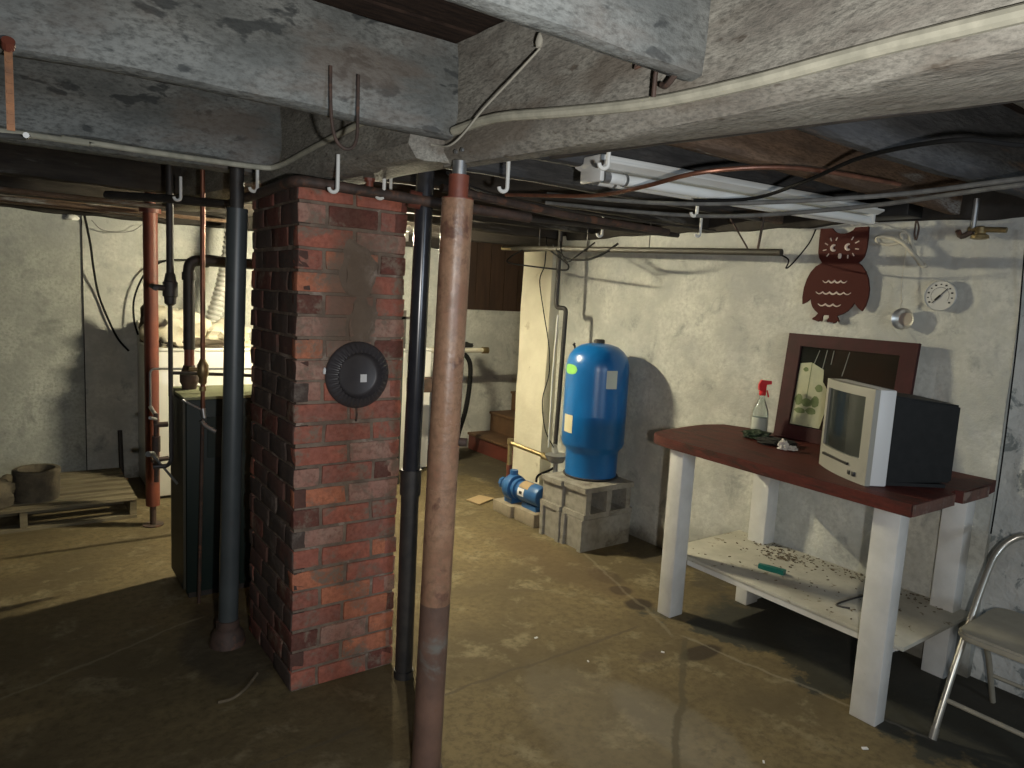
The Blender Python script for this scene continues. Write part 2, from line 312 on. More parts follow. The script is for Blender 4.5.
def elbow(p0, corner, p1, r, n=6):
    """points rounding a right-angle pipe bend"""
    p0, c, p1 = Vector(p0), Vector(corner), Vector(p1)
    a = c+(p0-c).normalized()*r; b = c+(p1-c).normalized()*r
    return [a.lerp(c, t).lerp(c.lerp(b, t), t) for t in [k/n for k in range(n+1)]]
def lathe(bm, prof, c=(0, 0, 0), axis=(0, 0, 1), seg=32, mi=0, cap=True, fn=None):
    """prof: list of (radius, height) along the axis"""
    c = Vector(c); ax = Vector(axis).normalized(); a, b = frame_of(ax); rings = []
    for k, (r, h) in enumerate(prof):
        rings.append([bm.verts.new(c+ax*h+(a*math.cos(2*PI*j/seg)+b*math.sin(2*PI*j/seg))*max(r*(fn(k, j) if fn else 1), 1e-4)) for j in range(seg)])
    for i in range(len(rings)-1):
        for j in range(seg):
            f = bm.faces.new((rings[i][j], rings[i+1][j], rings[i+1][(j+1) % seg], rings[i][(j+1) % seg])); f.material_index = mi
    if cap:
        f = bm.faces.new(rings[0]); f.material_index = mi
        f = bm.faces.new(rings[-1][::-1]); f.material_index = mi
from mathutils.geometry import tessellate_polygon
def prism(bm, poly, o, u, v, n, th, mi=0, tess=False):
    """polygon (a,b) in the plane o+a*u+b*v, thickened by th along n"""
    o, u, v, n = Vector(o), Vector(u), Vector(v), Vector(n)
    A = [bm.verts.new(o+u*a+v*b) for a, b in poly]; B = [bm.verts.new(o+u*a+v*b+n*th) for a, b in poly]
    if tess:
        for t in tessellate_polygon([[Vector((a, b, 0)) for a, b in poly]]):
            for Q in (A, B):
                f = bm.faces.new([Q[k] for k in t]); f.material_index = mi
    else:
        f = bm.faces.new(A[::-1]); f.material_index = mi; f = bm.faces.new(B); f.material_index = mi
    for i in range(len(A)):
        j = (i+1) % len(A); f = bm.faces.new((A[i], A[j], B[j], B[i])); f.material_index = mi
def timber(bm, a, b, wd, ht, up_=(0, 0, 1), seg=0.06, rough=0.012, seed=0, mi=0, bow=0.0):
    """hewn beam from a to b (points on the middle of its underside), surface displaced by noise"""
    a, b = Vector(a), Vector(b); d = (b-a); L = d.length; d.normalize(); upv = Vector(up_); s = d.cross(upv).normalized()
    n = max(2, int(L/seg)); cs = []
    m = 4
    for i in range(m): cs.append((-wd/2+wd*i/m, 0))
    for i in range(m): cs.append((wd/2, ht*i/m))
    for i in range(m): cs.append((wd/2-wd*i/m, ht))
    for i in range(m): cs.append((-wd/2, ht-ht*i/m))
    rings = []
    for i in range(n+1):
        p = a+d*(L*i/n); rg = []
        for (x, z) in cs:
            cx = max(0, abs(x)-wd/2+0.02); cz = max(0, abs(z-ht/2)-ht/2+0.02)
            k = 0.35*min(cx, cz)
            q = p+s*(x-math.copysign(k, x))+upv*(z-math.copysign(k, z-ht/2))
            h = noise.noise(Vector((q.x*5+seed, q.y*5, q.z*7)))*rough+noise.noise(Vector((q.x*1.3, q.y*1.3+seed, 0)))*rough*1.2
            q = q+(s*math.copysign(1, x)*h if abs(abs(x)-wd/2) < 1e-5 else Vector())+(upv*h*0.7 if z < 1e-5 else Vector())
            rg.append(bm.verts.new(q))
        rings.append(rg)
    k = len(cs)
    for i in range(n):
        for j in range(k):
            f = bm.faces.new((rings[i][j], rings[i][(j+1) % k], rings[i+1][(j+1) % k], rings[i+1][j])); f.material_index = mi
    bm.faces.new(rings[0][::-1]); bm.faces.new(rings[-1])
def lump(bm, c, s, seed=0, amp=0.3, sub=3, freq=2.0, mi=0):
    t = bmesh.new(); bmesh.ops.create_icosphere(t, subdivisions=sub, radius=1)
    for v in t.verts:
        n = noise.fractal(v.co*freq+Vector((seed*7.3, seed, 0)), 1.0, 2.0, 3)
        v.co *= 1+n*amp; v.co = Vector((v.co.x*s[0], v.co.y*s[1], max(v.co.z, -0.6)*s[2]))
    merge(bm, t, mi, Matrix.Translation(c))

def world_m(o):
    m = Matrix.LocRotScale(o.location, o.rotation_euler, None)
    return (world_m(o.parent) @ m) if o.parent else m
def tag(o, label=None, cat=None, group=None, kind=None):
    if label: o['label'] = label
    if cat: o['category'] = cat
    if group: o['group'] = group
    if kind: o['kind'] = kind
    return o
def thing(name, loc, label, cat, group=None, rz=0.0):
    o = bpy.data.objects.new(name, None); C.objects.link(o); o.location = loc; o.rotation_euler = (0, 0, rz); o.empty_display_size = 0.05
    return tag(o, label, cat, group)
def obj(name, bm, mats, parent=None, ang=35, local=False, label=None, kind=None):
    """links a bmesh modelled in world coordinates (or local=True) as one object"""
    bmesh.ops.recalc_face_normals(bm, faces=list(bm.faces))
    if parent is not None:
        if not local: bm.transform(world_m(parent).inverted())
        loc = Vector()
    else:
        xs = [v.co for v in bm.verts]
        loc = Vector(((min(v.x for v in xs)+max(v.x for v in xs))/2, (min(v.y for v in xs)+max(v.y for v in xs))/2, min(v.z for v in xs)))
        bm.transform(Matrix.Translation(-loc))
    me = bpy.data.meshes.new(name); bm.to_mesh(me); bm.free()
    for m in (mats if isinstance(mats, list) else [mats]): me.materials.append(m)
    if ang: me.shade_smooth(); me.set_sharp_from_angle(angle=math.radians(ang))
    o = bpy.data.objects.new(name, me); C.objects.link(o)
    if parent is not None: o.parent = parent
    else: o.location = loc
    if label: o['label'] = label
    if kind: o['kind'] = kind
    return o
def B(): return bmesh.new()
def dup(root, loc, rz=None, label=None):
    r = root.copy(); C.objects.link(r); r.location = loc
    if rz is not None: r.rotation_euler = (0, 0, rz)
    if label: r['label'] = label
    for ch in list(root.children):
        c = ch.copy(); C.objects.link(c); c.parent = r
        for g in list(ch.children):
            d = g.copy(); C.objects.link(d); d.parent = c
    return r
def struct(name, bm, m, **k): return tag(obj(name, bm, m, **k), kind='structure')
def one(name, bm, m, label, cat, group=None, kind=None, ang=35): return tag(obj(name, bm, m, ang=ang), label, cat, group, kind)
def tube_obj(name, pts, r, m, label, cat, group=None, smooth=0, seg=10):
    bm = B(); tube(bm, pts, r, seg, 0, smooth); return one(name, bm, m, label, cat, group)

# ------------------------------------------------------------------ the setting
def slab_origin(name, bm, m):       # structure kept at the world origin so textures line up
    me = bpy.data.meshes.new(name); bmesh.ops.recalc_face_normals(bm, faces=list(bm.faces)); bm.to_mesh(me); bm.free()
    for x in (m if isinstance(m, list) else [m]): me.materials.append(x)
    o = bpy.data.objects.new(name, me); C.objects.link(o); o['kind'] = 'structure'; return o
bm = B(); box(bm, (-3.2, -2.4, -0.12), (5.6, 6.9, 0)); slab_origin('floor', bm, M_FLOOR)
# right wall: a rough stone face with a real relief
def rough_wall(p0, u, ulen, z0, z1, n, th, amp, seed, topf=None):
    bm = B(); nu = max(2, int(ulen/0.07)); nz_ = max(2, int((z1-z0)/0.07)); u = Vector(u); n = Vector(n); p0 = Vector(p0); g = []
    for i in range(nu+1):
        row = []
        for k in range(nz_+1):
            z = z0+(z1-z0)*k/nz_
            if topf and k == nz_: z += topf(i/nu*ulen)
            q = p0+u*(ulen*i/nu)+Vector((0, 0, z))
            h = noise.fractal(Vector((q.x*3+seed, q.y*3, q.z*3)), 1, 2, 4)*amp
            if k == 0: h = 0
            row.append(bm.verts.new(q+n*h))
        g.append(row)
    back = [[bm.verts.new(g[i][k].co-n*th) for k in (0, nz_)] for i in (0, nu)]
    for i in range(nu):
        for k in range(nz_): bm.faces.new((g[i][k], g[i+1][k], g[i+1][k+1], g[i][k+1]))
    bm.faces.new([back[0][0], back[0][1], back[1][1], back[1][0]])
    bm.faces.new([g[i][nz_] for i in range(nu+1)]+[back[1][1], back[0][1]])
    bm.faces.new([g[i][0] for i in range(nu+1)][::-1]+[back[0][0], back[1][0]])
    bm.faces.new([g[0][k] for k in range(nz_+1)]+[back[0][1], back[0][0]])
    bm.faces.new([g[nu][k] for k in range(nz_+1)][::-1]+[back[1][0], back[1][1]])
    return bm
slab_origin('wall_right', rough_wall((3.37, 1.14, 0), (0, 1, 0), 3.00, 0, 2.03, (-1, 0, 0), 0.4, 0.016, 3, lambda t: 0.02*math.sin(t*6)), M_WALL)
slab_origin('wall_right_near', rough_wall((3.405, -2.4, 0), (0, 1, 0), 3.545, 0, 2.06, (-1, 0, 0), 0.4, 0.02, 9), M_WALL2)
bm = rough_wall((3.275, 4.10, 0), (0, 1, 0), 0.36, 0, 1.90, (-1, 0, 0), 0.09, 0.008, 4)
bm2 = bmesh.new(); box(bm2, (3.285, 4.098, 0), (3.78, 4.455, 1.90)); merge(bm, bm2); slab_origin('wall_pier', bm, M_PIER)
bm = B(); box(bm, (-3.2, 5.90, 0), (0.44, 6.9, 2.02)); slab_origin('wall_back_left', bm, M_WALLG)
bm = B(); box(bm, (0.436, 5.888, 0), (0.4415, 5.99, 1.955)); slab_origin('trim_2', bm, M_BDB)
bm = B(); box(bm, (0.44, 5.98, 0), (3.42, 6.9, 2.05)); slab_origin('wall_back', bm, M_WALL)
bm = B(); box(bm, (3.42, 5.92, 0), (5.6, 6.9, 1.40)); slab_origin('wall_stairwell', bm, M_WALL)
bm = B(); box(bm, (-3.3, -2.4, 0), (-3.2, 6.9, 2.3)); slab_origin('wall_left', bm, M_WALLD)
bm = B(); box(bm, (-3.2, -2.5, 0), (5.6, -2.4, 2.3)); slab_origin('wall_front', bm, M_WALLD)
bm = B(); box(bm, (5.5, 4.0, 0), (5.6, 6.9, 2.3)); slab_origin('wall_stairwell_end', bm, M_WALLD)
bm = B(); box(bm, (3.42, 5.93, 1.402), (5.5, 6.0, 2.262))
for k in range(12): box(bm, (3.44+k*.17, 5.918, 1.402), (3.44+k*.17+.162, 5.932, 2.262))
slab_origin('trim_1', bm, M_BOARD)
# floorboards overhead
bm = B(); y = -2.4
k = 0
while y < 6.9:
    wd = random.uniform(.14, .2); box(bm, (-3.2, y, 2.266+random.uniform(-.003, .003)), (5.6, y+wd-0.008, 2.29)); y += wd; k += 1
box(bm, (-3.2, -2.4, 2.292), (5.6, 6.9, 2.32)); slab_origin('ceiling', bm, M_SUB)

# ------------------------------------------------------------------ ceiling timbers
def joist(a, b, wd, ht, m, label, seed, rough=0.010):
    bm = B(); timber(bm, a, b, wd, ht, seed=seed, rough=rough, seg=0.07)
    return one('ceiling_joist', bm, m, label, 'joist', 'timber joists under the floor')
def girder(name, pts, m, label, rough, seed):
    """pts: [(xl, xr, y, zb)] cross-sections from near to far"""
    bm = B(); rings = []
    sm = []
    for i in range(len(pts)-1):
        n = max(2, int(abs(pts[i+1][2]-pts[i][2])/0.05))
        for k in range(n): sm.append(tuple(pts[i][j]+(pts[i+1][j]-pts[i][j])*k/n for j in range(4)))
    sm.append(pts[-1]); ztop = 2.262
    for xl, xr, y, zb in sm:
        r = []
        cs = [(xl+.03, zb), (xl+(xr-xl)*.25, zb-.004), (xl+(xr-xl)*.5, zb), (xl+(xr-xl)*.75, zb-.002), (xr-.03, zb), (xr, zb+.03), (xr, zb+.12), (xr, ztop), (xl, ztop), (xl, zb+.2), (xl, zb+.14), (xl, zb+.08), (xl, zb+.035)]
        for j, (x, z) in enumerate(cs):
            h = noise.fractal(Vector((x*3+seed, y*2.2, z*9)), 1, 2, 4)*rough
            r.append(bm.verts.new((x+h, y, z+(h*.6 if z < zb+.05 else 0))))
        rings.append(r)
    k = len(rings[0])
    for i in range(len(rings)-1):
        for j in range(k): bm.faces.new((rings[i][j], rings[i][(j+1) % k], rings[i+1][(j+1) % k], rings[i+1][j]))
    bm.faces.new(rings[0][::-1]); bm.faces.new(rings[-1])
    return one(name, bm, m, label, 'beam')
girder('ceiling_girder', [(1.10, 1.44, -1.2, 1.925), (1.11, 1.43, 0.5, 1.925), (1.13, 1.34, 0.9, 1.925), (1.11, 1.27, 1.3, 1.928), (1.075, 1.19, 1.68, 1.93), (1.07, 1.16, 1.92, 1.935)],
       M_BY, 'thick limewashed girder running overhead from the upper right corner to the jack post', 0.014, 2)
girder('ceiling_girder', [(0.955, 1.17, 1.88, 1.94), (0.925, 1.14, 2.35, 1.938), (0.90, 1.12, 2.65, 1.938), (0.83, 1.05, 3.5, 1.94), (0.74, 0.96, 4.6, 1.95)],
       M_BY, 'grey girder running over the brick chimney away from the jack post', 0.014, 5)
JL = [(-0.75, 'hewn joist behind the viewer'), (0.12, 'hewn joist above the viewer'),
      (0.995, 'pale rough joist at the top centre, its end meeting the girder beside the rusty hook'),
      (1.865, 'big limewashed joist across the upper left, U-shaped wire hung on it'),
      (2.90, 'grey stained joist behind the biggest one, with a pale cable along its lower edge')]
# hidden ones above the frame are left out; the first two would show nothing of themselves
for i, (y, lb) in enumerate(JL):
    if i < 2: continue
    joist((-3.15, y, 2.0), (1.16 if y < 1.9 else 0.93, y, (1.99, 1.995, 2.0)[i-2]), (.05, .075, .10)[i-2], 0.27, M_BX, lb, i*3.1, 0.012)
for y, lb in [(3.18, 'dark greenish joist just past the cable-edged joist'), (4.24, 'shadowed joist over the boiler'), (5.15, 'farthest left joist, close to the back wall')]:
    joist((-3.15, y, 2.0), (0.9 if y < 3.5 else 5.4, y, 2.0), 0.09, 0.262, M_BX if y < 3.5 else M_BD, lb, y)
JR = [(0.62, M_BX, 'joist at the right edge of the view, nearest of those past the girder'),
      (1.06, M_BS, 'slate-grey joist second past the girder, crossed by the black cable'),
      (1.42, M_BR, 'rough brown joist just in front of the long fluorescent fixture'),
      (1.90, M_BS, 'joist that carries the long fluorescent fixture'),
      (2.28, M_BS, 'grey joist directly behind the long fluorescent fixture'),
      (2.78, M_BD, 'dark joist above the end of the hanging steel pipe'),
      (3.30, M_BD, 'dark joist above the blue tank'),
      (3.78, M_BD, 'dark joist in front of the cream wall pier')]
for y, m, lb in JR:
    joist((1.36 if y < .8 else (1.30 if y < 1.5 else 1.20), y, 2.0), (3.42, y, 2.01), 0.07, 0.260, m, lb, y*3)
bm = B(); timber(bm, (3.42, -2.3, 1.985), (3.42, 4.05, 1.985), 0.16, 0.24, seed=8, rough=0.02)
one('sill_beam', bm, M_BDB, 'black sill beam lying along the top of the owl wall', 'beam')
bm = B(); timber(bm, (-3.15, 5.93, 1.96), (3.4, 5.93, 1.96), 0.12, 0.26, seed=3, rough=0.02)
one('sill_beam', bm, M_BDB, 'black sill beam lying along the top of the far left wall', 'beam')

# ------------------------------------------------------------------ brick chimney
CH = thing('brick_chimney', (1.048, 2.80, 0), 'red brick chimney pillar in the middle of the basement', 'chimney')
def chimney():
    bm = B(); x0, x1, y0, y1 = 0.837, 1.262, 2.493, 3.065; H = 1.925; nC = 24; ch = H/nC; mj = 0.012; dp = 0.006
    box(bm, (x0+dp, y0+dp, 0), (x1-dp, y1-dp, H), 5)
    R = random.Random(5)
    for c in range(nC):
        z0 = c*ch+mj/2; z1 = (c+1)*ch-mj/2
        def run(a, b, off):
            L_ = 0.205; ps = []; s = a-off
            while s < b-0.001:
                e = s+L_+R.uniform(-.012, .012); p, q = max(s, a), min(e, b)
                if q-p > 0.02: ps.append((p+(0 if p == a else mj/2), q-(0 if q == b else mj/2)))
                s = e
            return ps
        off = 0.0 if c % 2 else 0.105
        for p, q in run(x0, x1, off):
            for yy, dr in ((y0, 1), (y1, -1)):
                o = R.uniform(-.002, .004); za = z0+R.uniform(-.003, .003); zb = z1+R.uniform(-.003, .003)
                box(bm, (p+.0006, yy-dr*o, za), (q-.0006, yy+dr*0.05, zb), R.choice([0, 0, 1, 2, 3, 3, 4]), 0.0, 0.004)
        for p, q in run(y0, y1, 0.105-off):
            for xx, dr in ((x0, 1), (x1, -1)):
                o = R.uniform(-.002, .004); za = z0+R.uniform(-.003, .003); zb = z1+R.uniform(-.003, .003)
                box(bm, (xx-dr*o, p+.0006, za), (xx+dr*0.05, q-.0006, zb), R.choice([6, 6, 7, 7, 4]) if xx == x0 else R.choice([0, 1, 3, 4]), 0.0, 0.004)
    bmesh.ops.subdivide_edges(bm, edges=[e for e in bm.edges if e.calc_length() > 0.05 and e.calc_length() < .3], cuts=2, use_grid_fill=True)
    for v in bm.verts:
        h = noise.fractal(v.co*14, 1, 2, 3)*0.0035
        if v.co.z > 0.01: v.co += Vector((h, -h, h*.6))
    return bm
obj('brickwork', chimney(), BR+[M_MORT, M_BRDARK, M_BRDARK2], CH, ang=40)
bm = B(); lump(bm, (1.07, 2.500, 1.60), (0.075, 0.022, 0.13), 3, 0.25)
lump(bm, (1.09, 2.502, 1.42), (0.06, 0.018, 0.12), 5, 0.3); obj('mortar_patch', bm, M_MORT, CH, label='grey cement smear over a closed flue hole')
# flue cover: a fluted black tin plate hung on the chimney face
FC = thing('flue_cover', (1.072, 2.484, 1.10), 'round black fluted tin flue cover on the chimney face', 'flue cover')
def flute(k, j): return 1.0
bm = B(); pr = [(0.001, 0.004), (0.070, 0.004), (0.078, 0.007), (0.082, 0.016), (0.088, 0.030), (0.112, 0.020), (0.121, 0.010), (0.127, 0.004), (0.127, -0.002), (0.10, -0.002), (0.001, -0.002)]
seg = 144
t = bmesh.new(); c = Vector((1.072, 2.484, 1.224)); rings = []
for k, (r, h) in enumerate(pr):
    rg = []
    for j in range(seg):
        a = 2*PI*j/seg; hh = h+(0.0045*(1 if j % 4 < 2 else -1) if k in (4, 5) else 0)
        rg.append(bm.verts.new(c+Vector((math.cos(a)*r, -hh, math.sin(a)*r))))
    rings.append(rg)
for i in range(len(rings)-1):
    for j in range(seg): bm.faces.new((rings[i][j], rings[i][(j+1) % seg], rings[i+1][(j+1) % seg], rings[i+1][j]))
bm.faces.new(rings[0]); bm.faces.new(rings[-1][::-1]); t.free()
pl = obj('plate', bm, M_PAN, FC, ang=50)
bm = B(); box(bm, (1.082, 2.4790, 1.196), (1.108, 2.4795, 1.226)); obj('sticker', bm, M_STICK, FC, ang=0, label='small white sticker')
bm = B(); tube(bm, [(1.072, 2.487, 1.10), (1.073, 2.483, 1.07), (1.072, 2.487, 1.045)], .004, 8, 0, 3); obj('hook', bm, M_IRONR, FC)
bm = B(); lump(bm, (.944, 2.488, 1.238), (.007, .008, .016), 2, .2, 2); one('wall_anchor', bm, M_STICK, 'tiny white plug in the brick beside the black flue cover', 'plug')

# ------------------------------------------------------------------ posts and standing pipes
JP = thing('jack_post', (1.068, 1.833, 0), 'rust-pink steel jack post standing in front of the chimney', 'post')
b0 = Vector((1.066, 1.836, 0)); t0 = Vector((1.088, 1.823, 1.925)); dd = (t0-b0)
def at(z, o=b0, d=dd): return o+d*(z/d.z)
bm = B(); tube(bm, [at(z) for z in (0.58, 0.9, 1.08)], .0475, 28); tube(bm, [at(z) for z in (1.08, 1.13, 1.45, 1.825)], .0468, 28)
tube(bm, [at(1.078), at(1.086)], .0482, 28); tube(bm, [at(0.945), at(0.952)], .0484, 28); obj('tube', bm, M_COL, JP)
bm = B(); tube(bm, [at(z) for z in (0.012, 0.25, 0.58)], .0474, 28); obj('lower_tube', bm, M_COLLOW, JP, label='lower length, blackened with soot')
bm = B(); lathe(bm, [(.054, 0), (.054, .012)], b0, seg=28); obj('base_plate', bm, M_IRONR, JP)
bm = B(); tube(bm, [at(1.825), at(1.828)], .0475, 28); tube(bm, [at(1.826), at(1.895)], .030, 20); obj('screw_collar', bm, M_RED, JP, label='red-brown collar')
bm = B(); tube(bm, [at(1.89), at(1.935)], .021, 18); obj('jack_screw', bm, M_STEEL, JP)
bm = B(); pc = at(1.10)+Vector((.035, -.030, 0)); tube(bm, [pc, pc+Vector((.018, -.016, 0))], .013, 14); obj('bolt', bm, M_IRONR, JP)

BP = thing('drain_stack', (1.262, 2.385, 0), 'glossy black drain pipe standing between the chimney and the rusty jack post', 'pipe')
bm = B(); tube(bm, [(1.262, 2.385, .80), (1.268, 2.382, 1.30), (1.276, 2.378, 2.262)], .0335, 24); obj('upper_pipe', bm, M_ABS, BP)
bm = B(); tube(bm, [(1.262, 2.385, .0), (1.262, 2.385, .80)], .035, 24); lathe(bm, [(.04, .0), (.04, .03)], (1.262, 2.385, .0), seg=24); lathe(bm, [(.041, 0), (.041, .10)], (1.262, 2.385, .76), seg=24)
obj('lower_pipe', bm, M_IRON, BP, label='dull iron lower length')
GP = thing('vent_stack', (0.73, 3.0, 0), 'thick grey standing pipe left of the brick chimney', 'pipe')
bm = B(); tube(bm, [(0.73, 3.0, .0), (0.745, 2.992, 1.0), (0.757, 2.984, 1.84)], .040, 24); obj('pipe', bm, M_GREY, GP)
bm = B(); tube(bm, [(0.755, 2.984, 1.84), (0.755, 2.98, 2.262)], .027, 20); obj('upper_pipe', bm, M_IRON, GP, label='narrower black top length')
bm = B(); lathe(bm, [(.075, 0), (.065, .05), (.047, .07), (.047, .11)], (0.73, 3.0, 0), seg=24); obj('foot', bm, M_IRONR, GP)
RP = thing('red_post', (0.705, 4.75, 0), 'slim rust-red steel post beside the pallet', 'post')
bm = B(); tube(bm, [(0.705, 4.75, .13), (0.705, 4.75, 1.93)], .0405, 24); obj('tube', bm, M_RED, RP)
bm = B(); tube(bm, [(0.705, 4.75, 0), (0.705, 4.75, .13)], .019, 14); lathe(bm, [(.06, 0), (.06, .008)], (0.705, 4.75, 0), seg=20); obj('stub', bm, M_IRONR, RP)
bm = B(); lathe(bm, [(.06, 0), (.06, .03)], (0.705, 4.75, 1.93), seg=20); tube(bm, [(0.705, 4.75, 1.96), (0.705, 4.75, 2.24)], .03); obj('head', bm, M_RED, RP)

# ------------------------------------------------------------------ boiler and its pipes
FP = thing('added_flue_pipe', (1.40, 3.70, 1.003), 'unseen tin flue pipe added behind the chimney to block light', 'flue pipe')  # unseen pipe, added to keep the tube's light off the floor
bm = B(); tube(bm, [(1.40, 3.70, 1.003), (1.40, 3.70, 1.06)], .15, 28); tube(bm, [(1.40, 3.70, 1.06), (1.40, 3.70, 1.42)]+elbow((1.40, 3.70, 1.42), (1.40, 3.70, 1.60), (1.17, 3.2, 1.52), .12)+[(1.155, 3.075, 1.50)], .105, 28); obj('pipe', bm, M_STEEL, FP)
BO = thing('boiler', (1.14, 3.69, 0), 'dark green box boiler behind the chimney with a yellow-green lid', 'boiler')
bm = B(); box(bm, (0.668, 3.525, 0.03), (1.62, 3.86, 0.985), 0, 0, .006); obj('casing', bm, M_BOIL, BO)  # right end widened out of view to block the tube's light
bm = B(); box(bm, (0.655, 3.535, 0.05), (0.6665, 3.85, 0.975)); obj('side_panel', bm, M_BOILS, BO, ang=0, label='olive left side panel')
bm = B(); box(bm, (0.655, 3.515, 0.986), (1.63, 3.90, 1.0), 0, 0, .003); obj('lid', bm, M_BOILT, BO, label='yellow-green lid')
bm = B(); box(bm, (0.68, 3.54, 0), (1.61, 3.85, 0.03)); obj('plinth', bm, M_IRON, BO, ang=0)
bm = B(); box(bm, (0.76, 3.518, .70), (1.20, 3.524, .90)); obj('access_door', bm, M_BOIL, BO, ang=0)
PK = thing('poker', (0.80, 3.47, 0), 'long thin iron poker leaning on the front of the boiler', 'tool')
bm = B(); tube(bm, [(0.705, 3.44, 0.01), (0.735, 3.503, .87)], .008, 10); obj('rod', bm, M_IRONR, PK)
bm = B(); tube(bm, [(0.728, 3.490, 0.892), (0.745, 3.490, .865), (0.79, 3.485, 0.835)], .011, 10, 0, 3); obj('handle', bm, M_STEEL, PK)
def pipe_thing(name, loc, label, mats, runs, cat='pipe'):
    t = thing(name, loc, label, cat)
    for i, (nm, pts, r, m) in enumerate(runs):
        bm = B(); tube(bm, pts, r, 14); obj(nm, bm, m, t)
    return t
T = thing('water_pipe', (0.60, 3.66, 1.88), 'thin dark riser pipe left of the boiler with a fat valve halfway', 'pipe')
x, y = 0.633, 3.70
bm = B(); tube(bm, [(x, y, 2.262), (x, y, 1.55)], .017, 12); tube(bm, [(x-.001, y, 1.45), (x-.001, y, .98)], .011, 12)
tube(bm, [(x-.001, y, .98)]+elbow((x, y, 1), (x-.001, y, .64), (x-.06, y-.05, .64), .04)+[(x-.085, y-.02, .64)], .010, 10); obj('pipe', bm, M_IRON, T)
bm = B(); lathe(bm, [(.014, 1.42), (.026, 1.43), (.028, 1.46), (.034, 1.465), (.034, 1.53), (.028, 1.535), (.022, 1.57), (.014, 1.58)], (x, y, 0), seg=20)
tube(bm, [(x, y, 1.50), (x-.075, y-.02, 1.505)], .014, 12); tube(bm, [(x-.07, y-.05, 1.50), (x-.075, y+.03, 1.51)], .012); obj('valve', bm, M_IRON, T)
T = thing('boiler_flow_pipe', (0.75, 3.78, 1.0), 'thick black pipe rising from the boiler lid and elbowing right to the chimney', 'pipe')
x, y = 0.735, 3.80
bm = B(); pts = [(x, y, 1.20)]+elbow((x, y, 1.2), (x, y, 1.645), (1.5, y, 1.645), .05)+[(1.35, y, 1.645)]; tube(bm, pts, .027, 18)
tube(bm, [(x, y, 1.545), (x, y, 1.585)], .033, 18); tube(bm, [(x+.055, y, 1.645), (x+.09, y, 1.645)], .033, 18); obj('pipe', bm, M_IRON, T)
bm = B(); tube(bm, [(x, y, 1.10), (x, y, 1.21)], .024, 16); obj('nipple', bm, M_RED, T, label='red painted nipple')
bm = B(); lathe(bm, [(.034, 1.0), (.036, 1.02), (.044, 1.035), (.044, 1.07), (.033, 1.10), (.027, 1.12)], (x, y, 0), seg=20); obj('flange', bm, M_IRONR, T)
T = thing('copper_riser', (0.80, 3.84, 0.9), 'thin copper riser with a small valve over the boiler front', 'pipe')
x, y = 0.795, 3.60
bm = B(); x1_, y1_ = 0.738, 3.51; tube(bm, [(x1_, y1_, 2.262), (x1_, y1_, 1.17)], .011, 12); tube(bm, [(x1_, y1_, 1.10), (x1_, y1_, .94)], .010, 12); obj('pipe', bm, M_COP, T)
bm = B(); lathe(bm, [(.012, 1.06), (.018, 1.07), (.018, 1.09), (.026, 1.11), (.026, 1.15), (.016, 1.17), (.012, 1.18)], (x1_, y1_, 0), seg=16)
tube(bm, [(x1_, y1_, 1.13), (x1_-.06, y1_, 1.135)], .009); tube(bm, [(x1_, y1_, 1.03), (x1_, y1_, 1.05)], .016); obj('valve', bm, M_BRASS, T)
bm = B(); tube(bm, [(x1_+.005, y1_-.005, .90), (x1_, y1_, .945)], .013); tube(bm, [(x1_, y1_, .935), (x1_-.09, y1_, .99)], .006); obj('lever', bm, M_STEEL, T)
tube_obj('cross_pipe', [(0.634, 3.70, 1.095), (1.4, 3.62, 1.06)], .0085, M_IRON, 'thin black pipe running level across the risers above the boiler', 'pipe')
bm = B(); tube(bm, [(0.63, 4.30, .83)]+elbow((.63, 4.3, .8), (.63, 4.3, 1.045), (1.5, 4.3, 1.045), .03)+[(1.6, 4.3, 1.03)], .006, 10)
tube(bm, [(0.60, 3.935, .85), (0.63, 4.30, .83)], .010); one('grey_water_line', bm, M_STEEL, 'thin grey line that bends level behind the boiler lid', 'pipe')
T = thing('drain_valve_set', (0.60, 3.70, .60), 'cluster of small rusty valves on the left side of the boiler', 'valve')
bm = B(); tube(bm, [(0.60, 3.92, .50), (0.60, 3.92, .86)], .012); tube(bm, [(0.655, 3.92, .80), (0.59, 3.92, .80)], .014); tube(bm, [(0.655, 3.92, .62), (0.575, 3.90, .62)], .013)
tube(bm, [(0.60, 3.92, .66), (0.60, 3.92, .74)], .02); tube(bm, [(.60, 3.92, .57), (.60, 3.92, .60)], .018); obj('pipework', bm, M_IRONR, T)
bm = B(); tube(bm, [(0.555, 3.80, .86), (0.60, 3.92, .83)], .008); obj('upper_lever', bm, M_STEEL, T)
bm = B(); tube(bm, [(0.53, 3.70, .70), (0.555, 3.74, .69), (0.60, 3.90, .62)], [.014, .014, .009], 10); tube(bm, [(0.56, 3.74, .68), (.645, 3.62, .56)], .006); obj('lower_lever', bm, M_STEEL, T)
# flexible duct
bm = B(); n = 90; A_, B_ = Vector((1.40, 5.62, 2.02)), Vector((1.235, 5.62, 1.22)); P = []; Rr = []
for i in range(n+1):
    t_ = i/n; P.append(A_.lerp(B_, t_)+Vector((0.03*math.sin(t_*3), 0, 0))); Rr.append(.050+(.007 if i % 4 < 2 else -.003))
tube(bm, P, Rr, 20); one('dryer_vent_duct', bm, M_DUCT, 'shiny corrugated flexible duct rising behind the white washing machine', 'duct')

